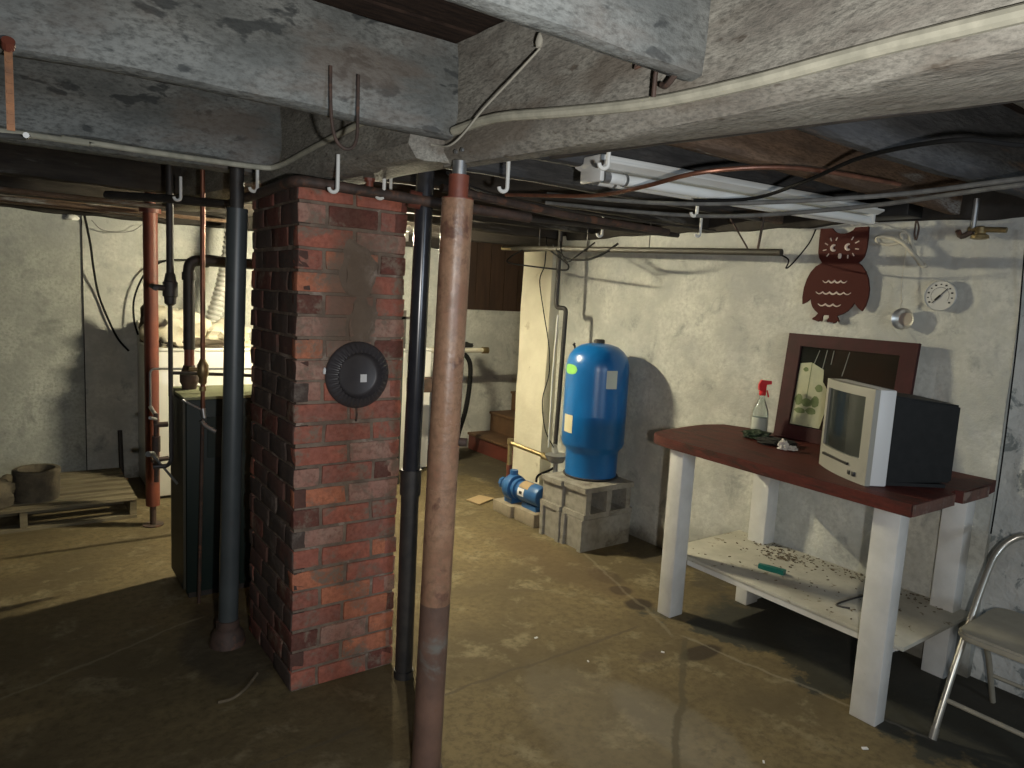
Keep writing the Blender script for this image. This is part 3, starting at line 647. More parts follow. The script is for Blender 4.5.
# ------------------------------------------------------------------ laundry corner
def washer(loc, label, knobs=3):
    t = thing('washing_machine', loc, label, 'washing machine', 'white laundry machines'); x, y, _ = loc
    bm = B(); box(bm, (x-.345, y-.32, .02), (x+.345, y+.32, 1.045), 0, 0, .012); obj('cabinet', bm, M_ENAM, t)
    bm = B(); box(bm, (x-.35, y-.325, 1.047), (x+.35, y+.32, 1.07), 0, 0, .008); obj('lid', bm, M_ENAM, t)
    bm = B(); prism(bm, [(0, 0), (.13, 0), (.13, .155), (.06, .155)], (x-.345, y+.19, 1.071), (0, 1, 0), (0, 0, 1), (1, 0, 0), .69); co = obj('console', bm, M_ENAM, t)
    for k in range(knobs):
        bm = B(); kx = x-.2+k*.2; tube(bm, [(kx, y+.20, 1.15), (kx, y+.225, 1.155)], .022, 16); obj('knob', bm, M_STEEL, co)
    bm = B(); box(bm, (x-.32, y-.30, 0), (x+.32, y+.31, .02)); obj('base', bm, M_IRON, t, ang=0)
    return t
W1 = washer((1.13, 5.62, 0), 'white washing machine under a heap of cloth behind the boiler')
dup(W1, (2.62, 5.62, 0), label='white laundry machine glimpsed between the chimney and the jack post')
def clothp(c, s, seed, m, lab):
    bm = B(); lump(bm, c, s, seed, 0.35, 4, 1.8); one('laundry_heap', bm, m, lab, 'cloth')
clothp((0.97, 5.46, 1.17), (0.20, 0.16, .17), 2, M_CLOTH, 'heap of white cloth on the washing machine, left of the risers')
clothp((1.28, 5.46, 1.14), (0.19, 0.15, .12), 4, M_CLOTH, 'mound of white cloth on the washing machine beside the grey pipe')
clothp((1.05, 5.335, 1.10), (0.22, 0.05, .045), 6, M_CLOTHB, 'flat brown cloth in front of the white heap')
bm = B(); lump(bm, (.80, 5.56, 1.19), (.05, .09, .17), 9, .4, 3); one('broom_head', bm, M_CLOTHB, 'brown bristly bundle standing at the left edge of the washing machine', 'brush')
T = thing('dead_wood_shelf', (3.1, 5.6, .95), 'cream capped pipe running level behind the jack post', 'pipe'); T.name = 'capped_pipe'
bm = B(); tube(bm, [(2.75, 5.4, 1.045), (3.56, 5.4, 1.045)], .022, 14); obj('pipe', bm, M_CLOTH, T)
bm = B(); tube(bm, [(3.55, 5.4, 1.045), (3.61, 5.4, 1.045)], .03, 14); obj('cap', bm, M_BRASS, T)
tube_obj('black_hose', [(3.36, 5.42, 1.02), (3.42, 5.4, .93), (3.43, 5.4, .75), (3.40, 5.4, .5), (3.34, 5.42, .25), (3.33, 5.44, .03)], .022, M_CORDB, 'black hose hanging down behind the jack post', 'hose', smooth=5)
bm = B(); lump(bm, (3.36, 5.40, 1.09), (.08, .03, .03), 4, .3, 3); lump(bm, (3.30, 5.40, 1.15), (.035, .03, .06), 6, .3, 3); one('work_glove', bm, M_BLACKC, 'black glove lying on the cream capped pipe', 'glove')
T = thing('meter_bracket', (2.45, 5.10, .9), 'black iron bracket at the right edge of the chimney', 'bracket')
bm = B(); box(bm, (2.50, 4.95, 1.10), (2.53, 5.0, 1.40)); box(bm, (2.50, 4.95, 1.33), (2.60, 5.0, 1.35)); obj('plate', bm, M_IRON, T, ang=0)
bm = B(); tube(bm, [(2.515, 4.975, 0), (2.515, 4.975, 1.10)], .012); obj('stem', bm, M_IRON, T)
T = thing('pipe_box', (2.78, 5.0, .7), 'small brown box fixed on a post behind the black drain pipe', 'box')
bm = B(); box(bm, (2.60, 4.97, .74), (2.92, 5.05, .86), 0, 0, .006); obj('box', bm, M_IRONR, T)
bm = B(); tube(bm, [(2.86, 5.0, .86), (2.86, 5.0, .93)], .03); obj('knob', bm, M_IRON, T)
bm = B(); tube(bm, [(2.66, 5.01, 0), (2.66, 5.01, .74)], .02); obj('stand', bm, M_IRON, T)

# the lit fixture behind the chimney
T = thing('fluorescent_fixture', (1.6, 4.13, 1.9), 'short lit fluorescent batten under the joists behind the brick chimney', 'light fixture')
bm = B(); box(bm, (1.68, 4.09, 1.925), (2.10, 4.17, 1.965), 0, 0, .005); obj('housing', bm, M_WHITE, T)
bm = B(); tube(bm, [(1.73, 4.13, 1.885), (2.07, 4.13, 1.885)], .013, 16); obj('lamp_tube', bm, M_BULBW, T)
for x in (1.72, 2.08):
    bm = B(); box(bm, (x-.015, 4.105, 1.865), (x+.015, 4.155, 1.93), 0, 0, .003); obj('lamp_holder', bm, M_WHITE, T)
for x in (1.75, 2.0):
    bm = B(); tube(bm, [(x, 4.13, 1.96), (x, 4.13, 2.26)], .004, 8); obj('hanger_rod', bm, M_STEEL, T)

# ------------------------------------------------------------------ stairs behind the pier
ST = thing('staircase', (4.2, 5.6, 0), 'brown painted stairs rising to the right behind the cream pier', 'stairs')
sx, sy0, sy1 = 3.76, 4.62, 5.89
for i in range(6):
    x0 = sx+i*.255; z0 = i*.20
    bm = B(); box(bm, (x0, sy0, 0), (x0+.275, sy1, z0+.145)); obj('riser', bm, M_STAIRR if i == 0 else M_STAIR, ST, ang=0)
    bm = B(); box(bm, (x0-.02, sy0, z0+.145), (x0+.27, sy1, z0+.17), 0, 0, .004); obj('tread', bm, M_STAIR, ST)

# ------------------------------------------------------------------ blue pressure tank, blocks and pump
def cinder(parent_name, label, o, L_, W_, H_, mode):
    """mode 'up': cores vertical; mode 'side': cores run along y"""
    t = bmesh.new(); wt = .032
    # modelled with length x, width y, cores along z
    box(t, (0, 0, 0), (L_, wt, H_)); box(t, (0, W_-wt, 0), (L_, W_, H_))
    for x in (.018, L_/2-.02, L_-.058): box(t, (x, wt-.004, .002), (x+.04, W_-wt+.004, H_-.002))
    if mode == 'side': M_ = Matrix(((1, 0, 0, 0), (0, 0, 1, 0), (0, 1, 0, 0), (0, 0, 0, 1)))
    else: M_ = Matrix.Identity(4)
    t.transform(M_)
    for v in t.verts: v.co += Vector((random.uniform(-.002, .002), random.uniform(-.002, .002), 0))
    bm = B(); merge(bm, t, 0, Matrix.Translation(o)); return one(parent_name, bm, M_BLOCK, label, 'cinder block', 'cinder blocks under the blue tank', ang=20)
cinder('cinder_block', 'lower cinder block at the front of the stack under the blue tank', (2.835, 3.105, 0), .42, .20, .20, 'up')
cinder('cinder_block', 'lower cinder block at the back of the stack under the blue tank', (2.825, 3.312, 0), .42, .20, .20, 'up')
cinder('cinder_block', 'upper cinder block with two holes facing the room under the blue tank', (2.850, 3.110, .201), .42, .20, .205, 'side')
cinder('cinder_block', 'upper cinder block at the back beneath the blue tank', (2.830, 3.322, .201), .42, .20, .20, 'side')
TK = thing('pressure_tank', (3.118, 3.365, .408), 'tall blue pressure tank standing on cinder blocks', 'tank')
c = (3.118, 3.365, .408)
bm = B(); lathe(bm, [(.165, .0), (.170, .004), (.172, .155), (.176, .175), (.198, .20), (.206, .225), (.206, .40), (.2075, .41), (.206, .42), (.206, .70), (.202, .745), (.188, .79), (.163, .825), (.125, .853), (.08, .868), (.03, .874), (.001, .874)], c, seg=64); obj('shell', bm, M_BLUE, TK)
bm = B(); lathe(bm, [(.036, .862), (.036, .89), (.030, .898), (.001, .898)], c, seg=20); obj('cap', bm, M_IRON, TK)
bm = B(); tube(bm, [(3.00, 3.46, 1.225), (2.993, 3.465, 1.262)], .006); tube(bm, [(2.993, 3.465, 1.262), (2.987, 3.468, 1.268)], .011); obj('air_valve', bm, M_IRON, TK)
bm = B(); lathe(bm, [(.174, -.006), (.182, 0), (.182, .006), (.17, .008)], c, seg=48); obj('base_ring', bm, M_IRON, TK)
def decal(name, a0, a1, z0, z1, m, rnd=False, R_=.2068):
    bm = B(); n = 14; rows = []
    for i in range(n+1):
        a = a0+(a1-a0)*i/n; col_ = []
        zz0, zz1 = z0, z1
        if rnd:
            u_ = (i/n-.5)*2; h = math.sqrt(max(0.02, 1-abs(u_)**3)); zm = (z0+z1)/2; zz0, zz1 = zm-(z1-z0)/2*h, zm+(z1-z0)/2*h
        for rr in (R_-.0006, R_+.0006):
            for z in (zz0, zz1): col_.append(bm.verts.new((c[0]+math.cos(a)*rr, c[1]+math.sin(a)*rr, c[2]+z)))
        rows.append(col_)
    for i in range(n):
        p, q = rows[i], rows[i+1]
        for k in ((2, 3), (1, 0), (3, 1), (0, 2)): bm.faces.new((p[k[0]], q[k[0]], q[k[1]], p[k[1]]))
    bm.faces.new([rows[0][k] for k in (0, 2, 3, 1)]); bm.faces.new([rows[-1][k] for k in (1, 3, 2, 0)])
    return obj(name, bm, m, TK, ang=60)
va = math.atan2(-c[1], -c[0])    # bearing from the tank towards the viewer
decal('spec_label', va+.30, va+.66, .60, .715, M_LABEL).__setitem__('label', 'pale grey label')
decal('oval_label', va-1.30, va-.66, .672, .735, M_LABG, True).__setitem__('label', 'green oval label')
decal('warning_label', va-1.15, va-.72, .295, .41, M_LABC).__setitem__('label', 'cream label')
# pavers under the pump
for o0, o1, lb in (((2.85, 3.60, 0), (3.02, 3.83, .095), 'tan concrete paver under the blue motor'), ((2.83, 3.845, 0), (3.00, 4.07, .085), 'tan concrete paver farther back under the pump head')):
    bm = B(); box(bm, o0, o1, 0, 0, .006); one('paver', bm, M_TAN, lb, 'paver', 'pavers under the pump')
bm = B(); prism(bm, [(0, 0), (.22, .02), (.20, .16), (.02, .15)], (2.80, 4.20, .005), (0.9, .3, 0), (-.3, .9, 0), (0, 0, 1), .006); one('cardboard_scrap', bm, M_CARD, 'flat scrap of cardboard on the floor beyond the pump', 'cardboard')
PU = thing('water_pump', (2.93, 3.84, .095), 'small blue water pump lying on pavers beside the tank', 'pump')
pc = Vector((2.935, 3.615, .20)); ax = Vector((-.06, 1, 0)).normalized()
bm = B(); lathe(bm, [(.001, 0), (.045, .0), (.066, .012), (.072, .03), (.074, .20), (.068, .212), (.058, .22)], pc, ax, seg=36); obj('motor', bm, M_BLUEM, PU)
bm = B(); lathe(bm, [(.001, -.004), (.040, -.004), (.058, .002)], pc, ax, seg=30, cap=False); obj('end_cover', bm, M_BLUEM, PU)
bm = B(); lathe(bm, [(.06, .215), (.06, .24), (.075, .245), (.075, .265), (.065, .27), (.065, .285), (.088, .29), (.092, .31), (.092, .345), (.080, .365), (.05, .375), (.001, .378)], pc, ax, seg=36)
tube(bm, [pc+ax*.37, pc+ax*.44], .034, 18); tube(bm, [pc+ax*.43, pc+ax*.455], .042, 8); tube(bm, [pc+ax*.33+Vector((0, 0, .08)), pc+ax*.33+Vector((0, 0, .12))], .03, 8); obj('pump_head', bm, M_BLUEM, PU)
bm = B(); box(bm, (2.89, 3.64, .095), (2.98, 3.80, .13)); box(bm, (2.875, 3.90, .088), (2.965, 3.99, .135)); obj('foot', bm, M_BLUEM, PU, ang=0)
def wrap(name, h0, h1, a0, a1, m, rr):
    bm = B(); n = 10; side = Vector((-1, -.06, 0)).normalized(); g = []
    for i in range(n+1):
        a = a0+(a1-a0)*i/n; d = side*math.cos(a)+Vector((0, 0, 1))*math.sin(a)
        g.append([bm.verts.new(pc+ax*h+d*r_) for r_ in (rr, rr+.001) for h in (h0, h1)])
    for i in range(n):
        p, q = g[i], g[i+1]
        for k in ((0, 1), (3, 2), (2, 0), (1, 3)): bm.faces.new((p[k[0]], p[k[1]], q[k[1]], q[k[0]]))
    obj(name, bm, m, PU, ang=60)
wrap('tan_label', .10, .195, .55, 1.6, M_CARD, .0742); wrap('white_label', .13, .195, -.25, .5, M_STICK, .0742); wrap('printed_mark', .145, .175, -.05, .22, M_BTN, .0752)
SP = thing('supply_pipe', (3.10, 3.82, .45), 'dark supply pipe dropping down the wall left of the blue tank', 'pipe')
bm = B(); x = 3.15; y = 3.86
tube(bm, [(x, y+.01, 2.10), (x, y+.01, 1.55)]+elbow((x, y+.01, 1.6), (x, y+.01, 1.49), (x+.05, y-.08, 1.49), .03)+elbow((x, y, 1.49), (x+.02, y-.075, 1.49), (x+.02, y-.075, 1.3), .03)+[(x-.0, y-.075, .50)], .016, 14); obj('pipe', bm, M_IRON, SP)
bm = B(); tube(bm, [(x-.03, y-.05, 1.44), (x-.045, y-.05, 1.0), (x-.05, y-.06, .50)], .006); obj('pale_tubing', bm, M_WHITE, SP, label='thin pale tubing')
bm = B(); lathe(bm, [(.02, 0), (.05, .01), (.075, .05), (.078, .062), (.02, .066)], (3.06, 3.66, .42), seg=24); tube(bm, [(3.06, 3.66, .47), (3.13, 3.77, .51)], .022)
tube(bm, [(3.06, 3.66, .42), (3.06, 3.66, .36), (3.06, 3.60, .20)], .018); obj('pressure_switch', bm, M_STEEL, SP, label='grey cast fitting')
bm = B(); tube(bm, [(2.93, 4.02, .50), (3.04, 3.70, .45)], .016, 12); tube(bm, [(2.93, 4.03, .33), (2.93, 4.03, .52)], .016); tube(bm, [(2.93, 4.03, .49), (2.93, 4.03, .53)], .022, 8); tube(bm, [(3.02, 3.76, .455), (3.045, 3.69, .448)], .025, 8); obj('brass_pipe', bm, M_BRASS, SP, label='tarnished brass pipe slanting down to the fitting')
bm = B(); tube(bm, [(2.94, 4.04, .24), (2.93, 4.03, .34)], .02); obj('rusty_nipple', bm, M_RED, SP)
bm = B(); tube(bm, [(2.985, 3.77, .27), (2.96, 3.72, .33), (3.03, 3.68, .37), (3.06, 3.66, .40)], .008, 8, 0, 4); obj('wire_loom', bm, M_CORDB, SP)
tube_obj('thin_wire', [(3.255, 4.16, 2.0), (3.245, 4.15, 1.80), (3.245, 4.20, 1.68), (3.245, 4.13, 1.45), (3.235, 4.03, 1.2), (3.235, 4.01, 1.0), (3.22, 4.05, .8), (3.18, 3.95, .60), (3.08, 3.72, .52)], .004, M_CORDB, 'thin black wire straggling down the cream pier', 'wire', smooth=5)

# ------------------------------------------------------------------ workbench
WB = thing('workbench', (2.95, 1.78, 0), 'white-legged workbench with an oxblood top against the right wall', 'workbench')
def plank_top():
    bm = B(); poly = [(2.565, 1.108), (2.76, 1.104), (2.90, 1.106), (2.905, 1.125), (2.96, 1.128), (2.965, 1.100), (3.20, 1.106), (3.325, 1.12), (3.33, 1.80), (3.325, 2.30), (3.27, 2.455), (3.14, 2.495), (2.98, 2.485), (2.83, 2.465), (2.72, 2.445), (2.665, 2.420), (2.635, 2.370), (2.615, 2.28), (2.59, 1.80)]
    prism(bm, poly, (0, 0, .852), (1, 0, 0), (0, 1, 0), (0, 0, 1), .048)
    return bm
bm = plank_top(); bmesh.ops.bevel(bm, geom=[e for e in bm.edges if e.calc_face_angle(0) > 1.0], offset=.008, segments=2, affect='EDGES')
obj('bench_top', bm, M_TOP, WB)
bm = B(); box(bm, (2.575, 1.102, .854), (2.90, 1.107, .897)); box(bm, (2.965, 1.094, .854), (3.19, 1.0995, .897)); obj('worn_end', bm, M_TOPW, WB, ang=0, label='worn splintered end grain')
def leg(x0, y0, x1, y1, xt=None, nm='leg', ztop=.851):
    bm = B(); box(bm, (x0, y0, 0), (x1, y1, ztop), 0, .0, .004)
    return obj(nm, bm, M_LEGW, WB)
leg(2.632, 1.168, 2.705, 1.270); leg(2.640, 2.200, 2.735, 2.283); leg(3.26, 1.19, 3.345, 1.285); leg(3.25, 2.12, 3.345, 2.22)
bm = B(); box(bm, (2.745, 1.172, .276), (3.335, 1.188, .288)); box(bm, (2.72, 1.20, .25), (3.335, 1.225, .285)); box(bm, (2.75, 2.262, .25), (3.335, 2.26, .285)); obj('shelf_bearer', bm, M_LEGW, WB, ang=0)
SH = B(); box(SH, (2.735, 1.145, .287), (3.345, 2.34, .305), 0, 0, .003); obj('lower_shelf', SH, M_SHELF, WB, label='dusty lower shelf strewn with dirt')
bm = B(); box(bm, (2.738, 1.29, .262), (2.760, 2.20, .286)); obj('shelf_lip', bm, M_LEGW, WB, ang=0)
bm = B(); box(bm, (3.12, 2.10, 0), (3.22, 2.17, .24), 0, 0, .004); one('wood_offcut', bm, M_LEGW, 'short whitish timber block standing under the bench shelf', 'timber')
# litter on the lower shelf
bm = B(); R = random.Random(3)
for i in range(420):
    y = R.uniform(1.22, 2.28); x = 3.33-abs(R.gauss(0, .05)) if R.random() < .7 else R.uniform(2.78, 3.3)
    if R.random() < .3: y = R.gauss(1.95, .08); x = R.gauss(3.2, .05)
    if not (2.76 < x < 3.335 and 1.17 < y < 2.3): continue
    s_ = R.uniform(.0015, .0055)*(1 if R.random() < .9 else 2); a = R.uniform(0, 3); d = Vector((math.cos(a), math.sin(a), R.uniform(-.1, .1))); e = Vector((-d.y, d.x, 0))
    obox(bm, (x, y, .3065+s_*.2), d, e, d.cross(e), s_*2.4, s_*1.2, s_*.5)
one('leaf_litter', bm, M_DEB, 'brown crumbs and leaf litter scattered over the bench shelf', 'debris', kind='stuff', ang=0)
BC = thing('utility_knife', (2.955, 1.87, .306), 'teal plastic utility knife lying on the lower bench shelf', 'knife')
bm = B(); u_ = Vector((.28, -.96, 0)).normalized(); v_ = Vector((.96, .28, 0)).normalized()
prism(bm, [(-.06, -.012), (-.035, -.016), (.03, -.014), (.062, -.020), (.065, .014), (.03, .014), (-.03, .012), (-.06, .006)], (2.955, 1.87, .3065), u_, v_, (0, 0, 1), .022)
obj('body', bm, M_TEAL, BC)
bm = B(); prism(bm, [(-.085, -.004), (-.06, -.008), (-.06, .004)], (2.955, 1.87, .313), u_, v_, (0, 0, 1), .002); obj('blade', bm, M_STEEL, BC)
tube_obj('bent_rod', [(2.885, 1.44, .309), (2.862, 1.475, .309), (2.88, 1.492, .309), (3.02, 1.485, .309), (3.20, 1.46, .309)], .004, M_IRON, 'bent black rod lying on the lower bench shelf near the front leg', 'rod', smooth=3)

# television
TVR = math.radians(146.8); nx = Vector((math.cos(TVR), math.sin(TVR), 0)); sd = Vector((-nx.y, nx.x, 0)) * -1   # sd: along the front, towards the far side
if sd.y < 0: sd = -sd
fr = Vector((2.655, 1.325, .901))
TV = thing('television', tuple(fr+sd*.185-nx*.19), 'small silver tube television turned left on the bench', 'television')
def tvp(a, b, h): return fr+sd*a-nx*b+Vector((0, 0, h))     # a along the front, b depth, h height
W_, H_, D_ = .37, .375, .085
def tvbox(bm, a0, a1, b0, b1, h0, h1, mi=0, bev=0): obox(bm, tvp((a0+a1)/2, (b0+b1)/2, (h0+h1)/2), sd, -nx, (0, 0, 1), abs(a1-a0), abs(b1-b0), abs(h1-h0), mi, bev)
bm = B(); N_ = 12; 
# curved front bezel: outer ring and inset screen opening
def bulge(a, h): return -.022*(1-((a-W_/2)/(W_/2))**2)
rows = []
def shell_grid(bm, a0, a1, h0, h1, off, n=12):
    g = [[bm.verts.new(tvp(a0+(a1-a0)*i/n, bulge(a0+(a1-a0)*i/n, 0)+off, h0+(h1-h0)*k/n)) for k in range(n+1)] for i in range(n+1)]
    for i in range(n):
        for k in range(n): bm.faces.new((g[i][k], g[i+1][k], g[i+1][k+1], g[i][k+1]))
    return g
def slabgrid(bm, a0, a1, h0, h1, f0, f1, n=10):
    """curved slab between offsets f0 (front) and f1 (back)"""
    g0 = shell_grid(bm, a0, a1, h0, h1, f0, n)
    bk = [[bm.verts.new(tvp(a0+(a1-a0)*i/n, f1, h0+(h1-h0)*k/n)) for k in range(n+1)] for i in range(n+1)]
    for i in range(n):
        for k in range(n): bm.faces.new((bk[i][k], bk[i][k+1], bk[i+1][k+1], bk[i+1][k]))
        bm.faces.new((g0[i][0], bk[i][0], bk[i+1][0], g0[i+1][0])); bm.faces.new((g0[i][n], g0[i+1][n], bk[i+1][n], bk[i][n]))
        bm.faces.new((g0[0][i], g0[0][i+1], bk[0][i+1], bk[0][i])); bm.faces.new((g0[n][i], bk[n][i], bk[n][i+1], g0[n][i+1]))
bm = B()
slabgrid(bm, 0, .045, 0, H_, 0, .02); slabgrid(bm, W_-.030, W_, 0, H_, 0, .02); slabgrid(bm, .045, W_-.030, H_-.035, H_, 0, .02); slabgrid(bm, .045, W_-.030, 0, .095, 0, .02)
bz = obj('bezel', bm, M_SILV, TV, ang=40)
bm = B(); tvbox(bm, 0, W_, .02, D_, 0, H_, 0, .006); obj('front_shell', bm, M_SILV2, TV, label='pale silver side of the front shell')
bm = B(); slabgrid(bm, .045, W_-.030, .095, H_-.035, .010, .019); obj('screen', bm, M_SCR, TV, ang=60)
bm = B(); hexa(bm, [tvp(.012, D_, .012), tvp(W_-.012, D_, .012), tvp(W_-.05, .365, .02), tvp(.03, .365, .02), tvp(.012, D_, H_-.022), tvp(W_-.012, D_, H_-.022), tvp(W_-.05, .365, H_-.05), tvp(.03, .365, H_-.05)]); bmesh.ops.bevel(bm, geom=list(bm.edges), offset=.008, segments=2, affect='EDGES'); obj('rear_shell', bm, M_TVB, TV, label='black rear shell')
bm = B(); tvbox(bm, .10, .30, -.026, -.004, .058, .068); obj('tape_slot', bm, M_BTN, TV, ang=0)
for a in (.055, .085):
    bm = B(); tvbox(bm, a, a+.016, -.020, .0, .022, .040, 0, .002); obj('button', bm, M_BTN, TV)
bm = B(); tvbox(bm, .03, W_-.03, .03, .34, -.001, .012); obj('foot', bm, M_TVB, TV, ang=0)

# framed dark panel leaning on the wall
MF = thing('picture_frame', (3.29, 1.81, .901), 'maroon framed dark glass panel leaning on the wall behind the television', 'picture frame')
fo = Vector((3.285, 2.135, .901)); fu = Vector((0, -1, 0)); fv = Vector((.052, 0, .543)).normalized(); fn = fu.cross(fv).normalized()
if fn.x > 0: fn = -fn
FW, FH = .648, .54
for a0, a1, b0, b1 in ((0, .075, 0, FH), (FW-.075, FW, 0, FH), (.075, FW-.075, FH-.062, FH), (.075, FW-.075, 0, .07)):
    bm = B(); prism(bm, [(a0, b0), (a1, b0), (a1, b1), (a0, b1)], fo, fu, fv, fn, .022); obj('frame_rail', bm, M_FRAME, MF, ang=0)
bm = B(); prism(bm, [(.07, .065), (FW-.07, .065), (FW-.07, FH-.058), (.07, FH-.058)], fo, fu, fv, fn, .010); obj('glass', bm, M_DARKG, MF, ang=0)
bm = B(); prism(bm, [(.078, .075), (.24, .035+.04), (.27, .25), (.22, .31), (.215, .37), (.145, .40), (.085, .39)], fo+fn*.0102, fu, fv, fn, .0015); sh = obj('pale_sheet', bm, M_PAPER, MF, ang=0, label='yellowed paper sheet with faded green print')
bm = B()
for (a, b, s1, s2) in ((.105, .205, .022, .03), (.15, .195, .03, .022), (.195, .205, .022, .03), (.12, .15, .03, .015), (.18, .155, .028, .018), (.12, .362, .014, .012), (.205, .275, .02, .02)):
    prism(bm, [(a+s1*math.cos(t*PI/5)*(1+.2*math.sin(3*t)), b+s2*math.sin(t*PI/5)) for t in range(10)], fo+fn*.0119, fu, fv, fn, .0006)
prism(bm, [(.146, .215), (.149, .215), (.150, .40), (.147, .40)], fo+fn*.0119, fu, fv, fn, .0006)
obj('faded_print', bm, M_GREENP, sh, ang=0)
bm = B()
for (a, b0, b1, dx) in ((.155, .39, .465, .02), (.20, .33, .470, .015), (.245, .40, .47, .005), (.31, .35, .47, .02)):
    prism(bm, [(a, b0), (a+.004, b0), (a+.004+dx, b1), (a+dx, b1)], fo+fn*.0102, fu, fv, fn, .0008)
obj('reflected_streak', bm, M_CORDD, MF, ang=0, label='pale streaks painted as reflections across the dark glass')  # reflections drawn as pale strips laid on the glass

# spray bottle
SB = thing('spray_bottle', (3.17, 2.16, .901), 'clear spray bottle with a red nozzle standing on the bench', 'spray bottle')
c = (3.17, 2.16, .901)
bm = B(); lathe(bm, [(.036, 0), (.040, .006), (.040, .10), (.038, .13), (.026, .165), (.018, .185), (.014, .20), (.014, .215)], c, seg=32); obj('bottle', bm, M_PLASTIC, SB)
bm = B(); lathe(bm, [(.0405, .025), (.0408, .026), (.0408, .095), (.0405, .096)], c, seg=32, cap=False); lb_ = obj('label', bm, M_LIQ, SB)
bm = B(); lathe(bm, [(.017, .212), (.018, .232), (.012, .24)], c, seg=20); obj('collar', bm, M_REDP, SB)
bm = B(); sdv = Vector((.8, -.6, 0)); prism(bm, [(-.022, 0), (.014, 0), (.016, .03), (.040, .034), (.040, .05), (-.012, .054), (-.024, .03)], Vector(c)+Vector((0, 0, .238))-sdv.cross(Vector((0, 0, 1)))*.009, sdv, (0, 0, 1), sdv.cross(Vector((0, 0, 1))), .018); obj('nozzle', bm, M_REDP, SB)
bm = B(); prism(bm, [(0, 0), (.006, 0), (.016, -.035), (.010, -.038)], Vector(c)+Vector((0, 0, .24))+sdv*.018, sdv, (0, 0, 1), sdv.cross(Vector((0, 0, 1))), .008); obj('trigger', bm, M_REDP, SB)
bm = B(); lump(bm, (3.08, 2.10, .918), (.055, .07, .026), 5, .45, 4, 3.0); one('green_wrapper', bm, M_GREENC, 'crumpled dark green plastic lying at the foot of the spray bottle', 'wrapper')
bm = B(); lump(bm, (3.05, 1.97, .912), (.08, .09, .018), 8, .35, 4, 2.5); one('black_cloth', bm, M_BLACKC, 'flat black cloth on the bench left of the television', 'cloth')
bm = B(); lump(bm, (2.96, 1.88, .919), (.020, .022, .026), 3, .6, 4, 2.2); lump(bm, (2.98, 1.845, .912), (.018, .022, .012), 6, .6, 4, 2.5); one('crumpled_tissue', bm, M_TISS, 'crumpled white tissue on the bench in front of the frame', 'tissue')

# ------------------------------------------------------------------ things on the owl wall
OW = thing('owl_cutout', (3.34, 1.915, 1.52), 'oxblood wooden owl silhouette hung on the whitewashed wall', 'owl decoration')
def oc(cx, cy): return (1.915-(cx-325)*.00102, 1.955-(cy-60)*.00096)
out = [(207, 42), (268, 42), (275, 52), (290, 64), (312, 71), (335, 72), (358, 66), (374, 56), (382, 44), (446, 42), (449, 100), (447, 150), (441, 185), (430, 205), (415, 220), (432, 232), (455, 262), (472, 300), (482, 350), (482, 390), (474, 430), (460, 460), (440, 445), (418, 420), (408, 440), (390, 462), (365, 480), (345, 488),
       (338, 492), (345, 500), (352, 515), (350, 522), (341, 514), (337, 524), (326, 530), (318, 521), (313, 526), (301, 522), (294, 525), (291, 515), (300, 500), (298, 490),
       (268, 490), (264, 500), (266, 520), (259, 524), (252, 514), (246, 526), (233, 522), (228, 520), (215, 518), (212, 510), (228, 498), (240, 482),
       (222, 468), (206, 450), (197, 430), (192, 405), (172, 425), (150, 437), (146, 400), (149, 350), (160, 305), (175, 270), (200, 238), (233, 218), (216, 195), (207, 165), (205, 100)]
poly = [oc(*p) for p in out]
bm = B(); prism(bm, poly, (3.338, 0, 0), (0, 1, 0), (0, 0, 1), (1, 0, 0), .012, tess=True); obj('board', bm, M_OWL, OW, ang=0)
def omark(name, strokes, r=.0035, lab=None):
    bm = B()
    for s_ in strokes:
        pts = [(3.3365, *oc(*p)) for p in s_]; n = len(pts)
        rr = [r*(.35+.65*math.sin(PI*(i+.5)/n)) if n > 2 else r for i in range(n)]
        tube(bm, pts, rr if n > 2 else r, 8)
    obj(name, bm, M_CREAM, OW, label=lab)
def arc(cx, cy, r, a0, a1, n=9): return [(cx+r*math.cos(math.radians(a0+(a1-a0)*i/(n-1))), cy+r*math.sin(math.radians(a0+(a1-a0)*i/(n-1)))) for i in range(n)]
for cx, cy in ((290, 143), (362, 140)): omark('eye', [arc(cx, cy, 14, 60, 285)], .0075, 'cream crescent eye')
for nm, rays in (('eyelash', [(265, 92, 272, 108), (300, 90, 294, 106), (240, 118, 255, 127), (233, 155, 250, 151), (255, 186, 265, 172)]), ('eyelash', [(372, 106, 380, 90), (392, 122, 410, 112), (395, 150, 412, 152), (384, 172, 393, 186), (362, 180, 363, 198)])):
    omark(nm, [[(a, b), (c_, d)] for a, b, c_, d in rays], .0028)
omark('beak', [[(322, 172), (322, 180), (322, 190), (322, 198)]], .009, 'small cream beak')
def wave(x0, x1, y, n):
    p = []; st = (x1-x0)/n
    for k in range(n):
        for t_ in range(5): p.append((x0+st*(k+t_/5), y+10*math.sin(PI*t_/5)-4))
    p.append((x1, y-4)); return p
for x0, x1, y, n in ((248, 372, 315, 4), (218, 398, 374, 5), (236, 354, 436, 3)): omark('feather_line', [wave(x0, x1, y, n)], .0042, 'wavy cream feather line')
